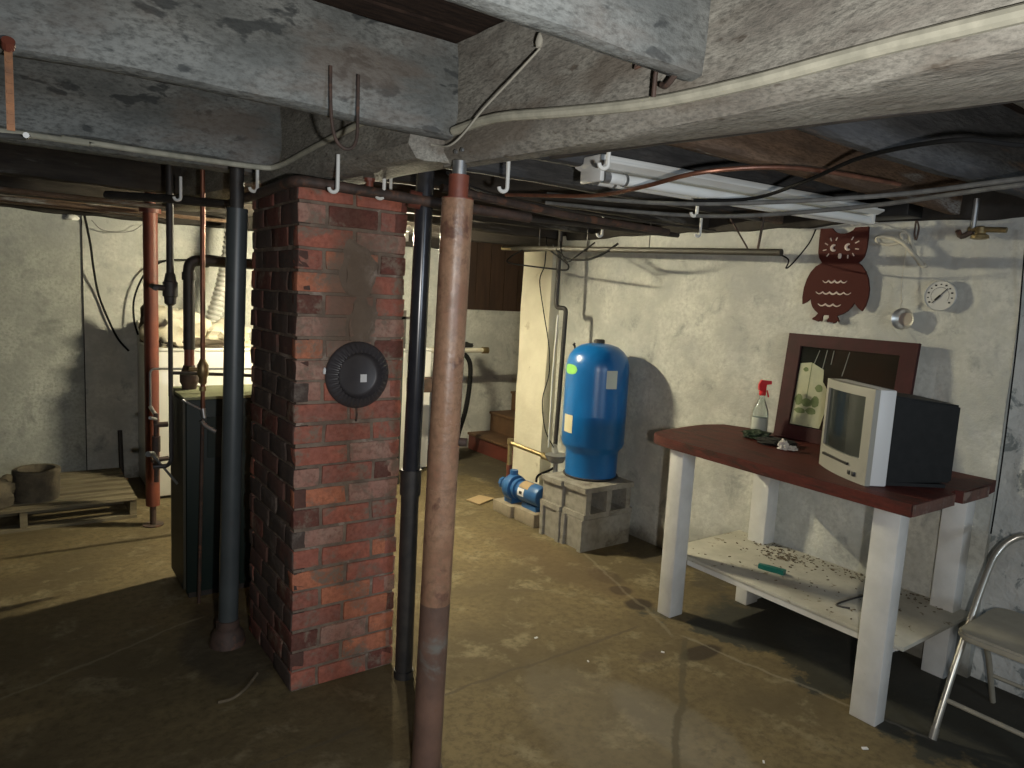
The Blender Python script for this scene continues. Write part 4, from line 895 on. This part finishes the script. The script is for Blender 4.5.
# thermometer dial
TH = thing('wall_thermometer', (3.345, 1.437, 1.59), 'round dial thermometer on the wall right of the owl', 'thermometer')
tc_ = Vector((3.352, 1.437, 1.655))
bm = B(); lathe(bm, [(.066, .0), (.068, .004), (.068, .012), (.064, .016), (.062, .012), (.001, .012)], tc_, (-1, 0, 0), seg=48); obj('dial', bm, M_DIAL, TH)
bm = B()
for k in range(11):
    a = math.radians(215-k*25); p = tc_+Vector((-.0125, -math.cos(a)*.050, math.sin(a)*.050)); s_ = .007 if k % 2 else .009
    obox(bm, p, (1, 0, 0), (0, 1, 0), (0, 0, 1), .001, s_, s_*.8)
    for q in range(4):
        a2 = a-math.radians(25*q/4); 
        if k < 10: p2 = tc_+Vector((-.0125, -math.cos(a2)*.037, math.sin(a2)*.037)); obox(bm, p2, (1, 0, 0), (0, 1, 0), (0, 0, 1), .001, .0022, .0022)
obj('dial_marks', bm, M_BTN, TH, ang=0)
bm = B(); a = math.radians(48); d = Vector((0, -math.cos(a), math.sin(a))); e = Vector((0, math.sin(a), math.cos(a)))
obox(bm, tc_+Vector((-.0145, 0, 0)), (1, 0, 0), d, e, .001, .088, .003); obox(bm, tc_+Vector((-.0148, 0, 0))-d*.012, (1, 0, 0), d, e, .001, .03, .009); obj('needle', bm, M_BTN, TH, ang=0)
# tin cup lid hanging on a string
TC = thing('tin_scoop', (3.335, 1.575, 1.50), 'small round tin dish hanging on a string beside the owl', 'tin')
tcn = Vector((3.350, 1.578, 1.545)); bm = B(); lathe(bm, [(.001, 0), (.030, 0), (.034, .004), (.046, .024), (.050, .026), (.050, .023), (.040, .006), (.036, -.004), (.001, -.004)], tcn, (-1, 0, 0), seg=36); obj('dish', bm, M_TIN, TC)
bm = B(); tube(bm, [(3.335, 1.60, 1.94), (3.34, 1.606, 1.85), (3.338, 1.607, 1.72), (3.336, 1.598, 1.63), (3.334, 1.592, 1.595)], .0022, 6, 0, 4); tube(bm, [(3.334, 1.60, 1.60), (3.334, 1.592, 1.63)], .004, 6); obj('string', bm, M_STRING, TC)
bm = B(); tube(bm, [(3.335, 1.63, 1.545), (3.335, 1.625, 1.51), (3.338, 1.60, 1.47), (3.34, 1.585, 1.455)], .0015, 6, 0, 4); obj('loose_thread', bm, M_STRING, TC)
bm = B(); tube(bm, [(3.325, 1.725, 1.895), (3.320, 1.735, 1.91), (3.318, 1.71, 1.92), (3.32, 1.66, 1.91), (3.32, 1.61, 1.885), (3.32, 1.56, 1.835), (3.32, 1.515, 1.785), (3.322, 1.50, 1.790)], .010, 8, 0, 5)
tube(bm, [(3.330, 1.735, 1.905), (3.328, 1.70, 1.885), (3.328, 1.65, 1.885), (3.325, 1.62, 1.905), (3.32, 1.63, 1.93), (3.33, 1.60, 1.93), (3.33, 1.58, 1.885), (3.33, 1.54, 1.80), (3.325, 1.51, 1.782)], .007, 8, 0, 5)
one('twisted_rope', bm, M_STRING, 'short twisted loop of off-white rope on the wall near the owl', 'rope')
bm = B(); tube(bm, [(3.33, 1.568, 1.985), (3.328, 1.556, 1.95), (3.328, 1.562, 1.90), (3.328, 1.572, 1.93), (3.328, 1.572, 1.985)], .004, 8, 0, 4); one('wire_hook', bm, M_IRONR, 'rusty wire hook hanging beside the twisted rope', 'hook')
HB = thing('hose_bib', (3.30, 1.30, 1.88), 'brass tap under the sill right of the rope', 'tap')
bm = B(); tube(bm, [(3.30, 1.325, 2.06), (3.30, 1.325, 1.935)], .011, 12); obj('drop_pipe', bm, M_STEEL, HB)
bm = B(); lathe(bm, [(.012, .05), (.018, .045), (.020, .02), (.032, .012), (.034, 0), (.02, -.004)], (3.30, 1.295, 1.895), seg=20); tube(bm, [(3.30, 1.34, 1.935), (3.30, 1.20, 1.925)], .011, 12); obj('body', bm, M_BRASS, HB)
bm = B(); tube(bm, [(3.30, 1.325, 1.925), (3.30, 1.365, 1.905), (3.31, 1.385, 1.93)], .011, 10, 0, 3); obj('spout', bm, M_IRONR, HB)
tube_obj('wall_cable', [(3.34, 1.145, 1.93), (3.345, 1.138, 1.75), (3.365, 1.132, 1.5), (3.37, 1.128, 1.2), (3.37, 1.125, .9), (3.37, 1.128, .66)], .003, M_CORDB, 'thin dark wire in the crack at the right end of the owl wall', 'wire', smooth=3)
bm = B(); box(bm, (3.20, 1.55, 1.995), (3.335, 1.775, 2.085), 0, 0, .004); one('junction_box', bm, M_BTN, 'black box on the sill at the right end of the fluorescent fixture', 'box')

# ------------------------------------------------------------------ fluorescent fixture
FL = thing('fluorescent_fixture', (2.4, 1.78, 1.96), 'long unlit fluorescent fixture under the joists on the right', 'light fixture')
fa, fb = Vector((1.60, 1.83, 1.975)), Vector((3.19, 1.73, 1.99)); fd = (fb-fa).normalized(); fs = Vector((-fd.y, fd.x, 0))
bm = B(); obox(bm, (fa+fb)/2+Vector((0, 0, .035)), fd, fs, (0, 0, 1), (fb-fa).length, .11, .045, 0, .006); obj('housing', bm, M_WHITE, FL)
bm = B()
prism(bm, [(-.055, .012), (-.085, .026), (-.085, .034), (.085, .034), (.085, .026), (.055, .012)], fa+Vector((0, 0, .0)), fs, (0, 0, 1), fd, (fb-fa).length); obj('reflector', bm, M_WHITE, FL, ang=20)
for s_ in (-.03, .03):
    bm = B(); tube(bm, [fa+fd*.05+fs*s_+Vector((0, 0, -.012)), fb-fd*.03+fs*s_+Vector((0, 0, -.012))], .019, 16); tb = obj('lamp_tube', bm, M_TUBE, FL)
    bm = B(); tube(bm, [fa+fd*.03+fs*s_+Vector((0, 0, -.012)), fa+fd*.055+fs*s_+Vector((0, 0, -.012))], .0195, 16); tube(bm, [fa+fd*.12+fs*s_+Vector((0, 0, -.012)), fa+fd*.13+fs*s_+Vector((0, 0, -.012))], .0225, 16); obj('end_cap', bm, M_STEEL, tb)
for t_ in (.01, (fb-fa).length-.02):
    bm = B(); obox(bm, fa+fd*t_+Vector((0, 0, .0)), fd, fs, (0, 0, 1), .018, .11, .06, 0, .004); obj('lamp_holder', bm, M_WHITE, FL)
bm = B(); tube(bm, [fb+Vector((.0, 0, -.01)), fb+Vector((.03, -.08, -.03)), fb+Vector((.06, -.16, -.06))], .004, 6, 0, 3); obj('pull_cord', bm, M_STRING, FL)

# ------------------------------------------------------------------ overhead pipes and cables
T = thing('steel_pipe', (2.9, 3.1, 1.85), 'thin steel pipe hanging level in front of the owl wall', 'pipe')
bm = B(); tube(bm, [(2.9, 4.20, 1.893), (2.9, 1.95, 1.818)], .0165, 14); obj('pipe', bm, M_OLIVE, T)
bm = B(); tube(bm, [(2.9, 4.21, 1.893), (2.9, 4.09, 1.889)], .0165, 14); obj('bare_end', bm, M_BRASS, T)
bm = B(); tube(bm, [(2.9, 2.08, 1.82), (2.9, 2.06, 2.0)], .006); tube(bm, [(2.9, 2.12, 1.82), (2.9, 2.26, 2.0)], .004); obj('hanger_wire', bm, M_IRONR, T)
for yy in (3.78, 3.30, 2.78):
    bm = B(); tube(bm, [(2.9, yy, 1.83+(yy-1.95)*.033), (2.9, yy, 2.01)], .003, 6); obj('hanger_wire', bm, M_IRON, T)
tube_obj('sagging_wire', [(2.9, 1.97, 1.815), (2.96, 1.95, 1.79), (3.1, 2.05, 1.76), (3.25, 2.11, 1.80), (3.335, 2.09, 1.90), (3.335, 2.06, 1.97)], .0035, M_CORDB, 'thin black wire sagging from the steel pipe end to the owl', 'wire', smooth=5)
T = thing('coat_hanger', (2.9, 3.8, 1.75), 'wire coat hanger looped over the steel pipe near the cream pier', 'coat hanger')
bm = B(); y0 = 4.02
tube(bm, [(2.885, 3.95, 1.87), (2.87, 4.04, 1.835), (2.86, 4.085, 1.805), (2.862, 4.07, 1.785), (2.87, 3.92, 1.768), (2.875, 3.62, 1.745), (2.88, 3.47, 1.735), (2.885, 3.445, 1.75), (2.885, 3.46, 1.775), (2.89, 3.56, 1.82), (2.90, 3.66, 1.865), (2.90, 3.70, 1.90)], .0055, 8, 0, 4); obj('wire', bm, M_CORDB, T)
tube_obj('loose_cable', [(2.9, 3.63, 1.90), (2.88, 3.52, 1.83), (2.875, 3.42, 1.80), (2.875, 3.25, 1.80), (2.88, 3.12, 1.835), (2.9, 3.03, 1.89)], .007, M_CORDB, 'black cable hanging in a loop below the steel pipe over the blue tank', 'cable', smooth=4)
tube_obj('loose_cable', [(2.9, 3.56, 1.92), (2.875, 3.51, 1.84), (2.87, 3.44, 1.785), (2.87, 3.36, 1.82), (2.89, 3.22, 1.90)], .005, M_CORDB, 'black cable crossing the coat hanger end below the steel pipe', 'cable', smooth=4)
# brown pipes round the chimney top
T = thing('heating_main', (1.0, 2.4, 1.885), 'brown heating pipe running across the face of the chimney top', 'pipe')
bm = B(); tube(bm, [(0.812, 3.35, 1.89)]+elbow((.812, 3.3, 1.89), (.812, 2.44, 1.905), (1.5, 2.42, 1.90), .05)+[(1.30, 2.31, 1.875), (1.70, 2.29, 1.865)], .019, 16); obj('pipe', bm, M_IRONR, T)
bm = B(); tube(bm, [(1.06, 2.395, 1.895), (1.06, 2.395, 1.95)], .014, 12); tube(bm, [(1.20, 2.36, 1.885), (1.24, 2.345, 1.88)], .032, 12); tube(bm, [(1.06, 2.395, 1.93), (1.06, 2.395, 1.955)], .02, 8); obj('fitting', bm, M_RED, T)
tube_obj('brown_pipe', [(1.30, 2.30, 1.93), (1.9, 2.32, 1.90), (2.6, 2.38, 1.90)], .016, M_IRONR, 'brown pipe running right from behind the jack post', 'pipe')
tube_obj('brown_pipe', [(1.28, 2.62, 1.905), (1.7, 2.60, 1.90), (2.9, 2.58, 1.92)], .013, M_IRON, 'black pipe running right behind the brown one, under the joists', 'pipe')
tube_obj('brown_pipe', [(-3.1, 4.52, 1.955), (0.78, 4.44, 1.945)], .014, M_BR, 'brown pipe running level under the far left joists', 'pipe', smooth=0)
tube_obj('brown_pipe', [(-3.1, 4.86, 1.945), (1.2, 4.86, 1.935)], .012, M_BR, 'second brown pipe just behind the first under the far left joists', 'pipe')
bm = B(); box(bm, (-3.1, 5.3, 1.95), (0.9, 5.42, 1.995)); one('ledger_board', bm, M_BR, 'reddish board along the underside of the far left joists', 'board')
tube_obj('branch_pipe', [(0.40, 3.95, 1.93), (0.60, 3.66, 1.915), (0.81, 3.36, 1.89)], .020, M_IRON, 'dark pipe slanting left from the chimney top', 'pipe')
def P(z, *ps): return ps
tube_obj('girder_cable', [(1.09, -.6, 1.94), (1.10, .42, 1.957), (1.108, .62, 1.962), (1.115, .87, 1.962), (1.11, 1.1, 1.97), (1.09, 1.35, 1.992), (1.06, 1.60, 2.015), (1.05, 1.80, 2.01)], .013, M_CORDG, 'pale cable clipped along the side of the girder', 'cable', smooth=4)
tube_obj('joist_cable', [(-3.0, 2.84, 1.985), (0, 2.838, 1.985), (.16, 2.84, 1.99), (.4, 2.838, 1.988), (.78, 2.835, 1.99), (.86, 2.79, 2.0), (.89, 2.55, 2.03), (.908, 2.25, 2.055), (.93, 1.95, 2.08)], .010, M_CORDG, 'pale cable along the lower edge of the stained joist and up past the chimney', 'cable', smooth=4)
cab = [('black_cable', [(2.0, 1.72, 1.925), (2.12, 1.55, 1.935), (2.05, 1.30, 1.965), (1.93, 1.07, 1.985), (1.84, .80, 1.975), (1.96, .68, 1.965), (2.15, .4, 1.97)], .006, M_CORDB, 'black cable crossing from the fluorescent fixture to the right edge'),
       ('grey_cable', [(1.75, 2.25, 1.96), (2.05, 1.80, 1.925), (2.35, 1.25, 1.945), (2.40, .80, 1.97), (2.45, .3, 1.98)], .008, M_CORDD, 'upper of two grey cables crossing to the right edge below the fixture'),
       ('grey_cable', [(1.90, 2.45, 1.96), (2.35, 1.95, 1.922), (2.52, 1.40, 1.94), (2.50, .85, 1.97), (2.55, .3, 1.98)], .008, M_CORDD, 'lower of two grey cables crossing to the right edge below the fixture'),
       ('copper_cable', [(1.62, 2.35, 1.95), (1.74, 1.97, 1.93), (1.68, 1.66, 1.925), (1.70, 1.42, 1.95), (1.95, 1.28, 1.98), (2.4, 1.2, 1.985)], .007, M_COP, 'reddish cable curving under the near end of the fluorescent fixture'),
       ('black_cable', [(1.25, 1.6, 1.945), (1.33, 1.25, 1.95), (1.40, .90, 1.95), (1.48, .5, 1.95), (1.50, .1, 1.95)], .008, M_IRON, 'black cable along the lower right edge of the girder'),
       ('thin_cable', [(1.15, 2.0, 1.93), (1.6, 2.42, 1.955), (2.2, 2.5, 1.95), (3.1, 2.5, 1.96)], .006, M_IRON, 'dark cable running from the jack post head toward the owl wall')]
for nm, pts, r, m, lb in cab: tube_obj(nm, pts, r, m, lb, 'cable', smooth=5)
# hooks
def jhook(p, top, label, dirv=(0.6, -.2)):
    T = thing('pipe_hook', (p[0], p[1], p[2]), label, 'hook', 'white pipe hooks under the joists')
    d = Vector((dirv[0], dirv[1], 0)).normalized(); q = Vector(p)
    bm = B(); rr = .014
    tube(bm, [q+Vector((0, 0, top-p[2]))]+[q+Vector((0, 0, .03)), q+Vector((0, 0, .012))]+[q+d*(-rr+rr*math.cos(a))+Vector((0, 0, -rr*math.sin(a)+.005)) for a in [PI*k/8 for k in range(9)]], .0065, 8)
    obj('strap', bm, M_WHITE, T); return T
hooks = [((.640, 3.478, 1.905), 2.00, 'white pipe hook farthest left, above the dark risers'), ((.80, 3.13, 1.91), 2.0, 'white pipe hook just left of the grey standing pipe'),
         ((.800, 2.86, 1.91), 1.99, 'white pipe hook between the grey standing pipe and the chimney corner'), ((.912, 2.32, 1.875), 1.99, 'white pipe hook at the left of the chimney top, below the U-shaped wire'),
         ((1.10, 2.36, 1.88), 1.95, 'white pipe hook near the middle of the chimney top'), ((1.335, 1.93, 1.897), 2.0, 'white pipe hook just right of the jack post head'),
         ((2.33, 1.98, 1.93), 2.0, 'white pipe hook hanging below the middle of the fluorescent fixture'), ((2.572, 2.813, 1.90), 2.0, 'small pipe hook over the blue tank'),
         ((2.774, 2.326, 1.90), 2.0, 'small pipe hook over the right end of the steel pipe'), ((1.25, 2.62, 1.90), 2.0, 'pipe hook low behind the right of the jack post head'), ((1.44, 1.57, 1.945), 2.0, 'curved white hook at the near end of the fluorescent fixture')]
for p, t_, lb in hooks: jhook(p, t_, lb)
T = thing('strap_hanger', (0.015, 1.80, 1.83), 'orange perforated strap hanging from the big left joist', 'strap')
bm = B(); obox(bm, (.015, 1.805, 1.915), (1, 0, 0), (0, 1, 0), (0, 0, 1), .014, .003, .17)
for k in range(8): obox(bm, (.015, 1.803, 1.845+k*.02), (1, 0, 0), (0, 1, 0), (0, 0, 1), .010, .004, .006)
obj('strap', bm, M_ORANGE, T, ang=0)
bm = B(); tube(bm, [(.015, 1.80, 1.99), (.015, 1.785, 2.0)], .012, 10); lump(bm, (-.012, 1.80, 1.995), (.012, .01, .01), 1, .2, 2); obj('nail', bm, M_RED, T)
bm = B(); tube(bm, [(-.4, 2.0, 1.835), (.0, 1.90, 1.832), (.04, 1.80, 1.825)], .006, 8, 0, 3); obj('wire', bm, M_STEEL, T)
tube_obj('u_shaped_wire', [(.682, 1.80, 2.105), (.682, 1.795, 2.02), (.686, 1.79, 1.96), (.696, 1.785, 1.922), (.716, 1.78, 1.905), (.738, 1.78, 1.912), (.751, 1.785, 1.94), (.756, 1.795, 2.0), (.757, 1.80, 2.10)], .0045, M_IRONR, 'U-shaped rusty wire hanging on the big left joist', 'wire', smooth=4)
tube_obj('tie_string', [(1.065, 1.43, 2.15), (1.045, 1.52, 2.09), (1.035, 1.63, 2.035), (1.035, 1.73, 1.985), (1.03, 1.79, 1.965), (1.03, 1.86, 1.975), (1.0, 1.93, 1.99)], .0028, M_STRING, 'thin string hanging down the girder face above the jack post', 'string', smooth=5)
bm = B(); lump(bm, (1.065, 1.435, 2.165), (.008, .010, .022), 2, .3, 2); one('twine_knot', bm, M_STRING, 'pale frayed knot at the top of the girder above the string', 'string')
bm = B(); tube(bm, [(1.105, 1.04, 2.06), (1.08, 1.05, 2.03), (1.085, 1.06, 1.97)], .005, 8, 0, 3); tube(bm, [(1.10, .98, 2.05), (1.08, .98, 2.02), (1.08, 1.02, 1.985), (1.085, 1.04, 1.99)], .006, 8, 0, 4)
tube(bm, [(1.10, 1.07, 2.055), (1.085, 1.12, 2.04), (1.09, 1.10, 2.06)], .004, 8, 0, 3); one('rusty_hook', bm, M_IRONR, 'rusty bent hooks nailed into the girder beside the pale joist', 'hook')
for (yy, xx, sd_) in ((1.80, 1.040, 'left'), (1.765, 1.040, 'right')):
    bm = B(); lathe(bm, [(.006, 0), (.006, .006), (.001, .008)], (xx+.022, yy, 1.955), (-1, 0, 0), seg=10); one('nail_head', bm, M_STEEL, sd_+' of the two bright nail heads in the girder over the jack post', 'nail', 'nails over the jack post')
# far left wall cable and clutter
tube_obj('wall_lead', [(.455, 5.86, 1.955), (.49, 5.88, 1.75), (.505, 5.89, 1.60), (.54, 5.95, 1.40), (.60, 5.95, 1.22), (.66, 5.95, 1.08), (.73, 5.95, .99)], .008, M_CORDB, 'black lead drooping down the far left wall', 'cable', smooth=4)
tube_obj('wall_lead', [(1.5, 5.9, 1.72), (1.28, 5.9, 1.74), (1.15, 5.9, 1.70), (.98, 5.9, 1.68), (.86, 5.9, 1.60), (.80, 5.9, 1.50), (.76, 5.9, 1.36), (.76, 5.88, 1.22), (.78, 5.85, 1.12)], .007, M_CORDB, 'black lead looping from the pipes down behind the red post', 'cable', smooth=4)
tube_obj('thin_loop_wire', [(.50, 5.9, 1.93), (.56, 5.9, 1.87), (.66, 5.9, 1.86), (.76, 5.9, 1.88), (.82, 5.9, 1.93)], .003, M_CORDD, 'thin slack wire looped along the top of the far left wall', 'wire', smooth=4)
bm = B(); lump(bm, (.385, 5.878, 1.93), (.04, .026, .025), 2, .3, 3); one('porcelain_knob', bm, M_WHITE, 'small white porcelain knob at the top of the far left wall', 'knob')
tube_obj('iron_bar', [(.66, 5.83, 0.0), (.655, 5.88, .40)], .016, M_IRON, 'short black bar leaning on the far wall behind the pallet', 'bar')

# ------------------------------------------------------------------ pallet and clay pots
PA = thing('wooden_pallet', (0.04, 5.34, 0), 'weathered wooden pallet on the floor by the far left wall', 'pallet')
for k, yy in enumerate((4.945, 5.075, 5.205, 5.335, 5.465, 5.595, 5.70)):
    bm = B(); box(bm, (-.56, yy, .119+random.uniform(-.002, .002)), (.64, yy+.082, .138), 0, .002); obj('deck_slat', bm, M_PALL, PA, ang=0)
for xx in (-.56, .02, .602):
    bm = B(); box(bm, (xx, 4.95, .022), (xx+.038, 5.785, .118)); obj('stringer', bm, M_PALL, PA, ang=0)
for yy in (4.945, 5.30, 5.68):
    bm = B(); box(bm, (-.56, yy, 0), (.64, yy+.09, .020)); obj('bottom_slat', bm, M_PALL, PA, ang=0)
bm = B(); lathe(bm, [(.118, 0), (.121, .05), (.124, .10), (.122, .15), (.128, .165), (.128, .185), (.122, .190), (.100, .190), (.096, .17), (.096, .01), (.001, .01)], (.115, 5.16, .141), seg=40, fn=lambda k, j: 1+.012*math.sin(j*3.1+k)); one('clay_pipe_ring', bm, M_CLAY, 'rough round clay ring standing on the pallet', 'clay ring')
bm = B(); lump(bm, (-.13, 5.08, .21), (.13, .12, .11), 4, .3, 3); one('rubble_lump', bm, M_CLAY, 'dark lump of rubble at the left end of the pallet', 'rubble')
bm = B(); lump(bm, (-.02, 5.45, .175), (.10, .08, .055), 7, .3, 3); one('rubble_lump', bm, M_CLAY, 'low lump of rubble behind the round clay ring', 'rubble')

# ------------------------------------------------------------------ folding chair
FCH = thing('folding_chair', (3.0, .80, 0), 'beige metal folding chair at the right edge', 'chair')
for k, y in enumerate((1.015, .585)):
    bm = B(); tube(bm, [(2.765, y, .03), (2.87, y, .26), (2.955, y, .42), (3.05, y, .585), (3.10, y+(-.008 if k == 0 else .008), .665), (3.135, y+(-.04 if k == 0 else .04), .722), (3.15, y+(-.09 if k == 0 else .09), .748), (3.155, .80, .752)], .0125, 12, 0, 4); obj('front_leg', bm, M_CHROME, FCH)
    bm = B(); tube(bm, [(2.755, y, .0), (2.770, y, .04)], .015, 12); obj('foot_cap', bm, M_CHROME, FCH)
    yy = y-.018 if k == 0 else y+.018
    bm = B(); tube(bm, [(3.25, yy, .005), (3.14, yy, .22), (3.00, yy, .42)], .011, 12); obj('rear_leg', bm, M_CHAIR, FCH)
bm = B(); tube(bm, [(2.815, 1.015, .14), (2.815, .585, .14)], .009, 10); obj('front_stretcher', bm, M_CHAIR, FCH)
bm = B(); tube(bm, [(3.185, .998, .14), (3.185, .603, .14)], .008, 10); obj('rear_stretcher', bm, M_CHAIR, FCH)
bm = B(); pts = []
def rr_poly(x0, x1, y0, y1, r, n=6):
    o_ = []
    for cx, cy, a0 in ((x1-r, y1-r, 0), (x0+r, y1-r, 90), (x0+r, y0+r, 180), (x1-r, y0+r, 270)):
        for k in range(n+1): a = math.radians(a0+90*k/n); o_.append((cx+r*math.cos(a), cy+r*math.sin(a)))
    return o_
prism(bm, rr_poly(2.75, 3.13, .60, .995, .06), (0, 0, .418), (1, 0, 0.03), (0, 1, 0), (0, 0, 1), .030)
bmesh.ops.transform(bm, matrix=Matrix.Translation((0, 0, -.09)), verts=list(bm.verts))
bmesh.ops.bevel(bm, geom=[e for e in bm.edges if e.calc_face_angle(0) > 1.2], offset=.008, segments=3, affect='EDGES'); obj('seat', bm, M_CHAIR, FCH)
bm = B(); n = 10; g = []
for i in range(n+1):
    y = .665+.235*i/n; cv = .03*(1-((i/n-.5)*2)**2); g.append([bm.verts.new((3.085+cv+dx, y, .62)) for dx in (0, .010)]+[bm.verts.new((3.135+cv+dx, y, .735)) for dx in (0, .010)])
for i in range(n):
    p, q = g[i], g[i+1]
    for a, b_ in ((0, 2), (3, 1), (2, 3), (1, 0)): bm.faces.new((p[a], q[a], q[b_], p[b_]))
bm.faces.new([g[0][k] for k in (0, 1, 3, 2)]); bm.faces.new([g[-1][k] for k in (2, 3, 1, 0)]); obj('backrest', bm, M_CHAIR, FCH)

# ------------------------------------------------------------------ small things on the floor
tube_obj('floor_stick', [(.588, 2.554, .006), (.64, 2.555, .006), (.70, 2.60, .006), (.765, 2.682, .006)], .006, M_DEB, 'thin curved brown stick on the floor left of the chimney', 'stick', smooth=4)
for i, (x, y, s_, lb) in enumerate([(1.93, 2.37, .014, 'pale paint flake on the floor left of the stained patches'), (2.0, 2.09, .009, 'tiny white flake on the floor in line with the crack'), (2.47, 1.12, .018, 'white flake on the floor in front of the bench front leg'),
                                  (2.08, 1.27, .010, 'white chip on the floor nearest the bottom edge'), (2.35, 1.98, .012, 'white chip on the floor at the meeting of the cracks')]):
    bm = B(); a = i*1.3; obox(bm, (x, y, .002), (math.cos(a), math.sin(a), 0), (-math.sin(a), math.cos(a), 0), (0, 0, 1), s_*1.2, s_*.6, .004); one('paint_flake', bm, M_STICK, lb, 'flake', 'paint flakes on the floor', ang=0)
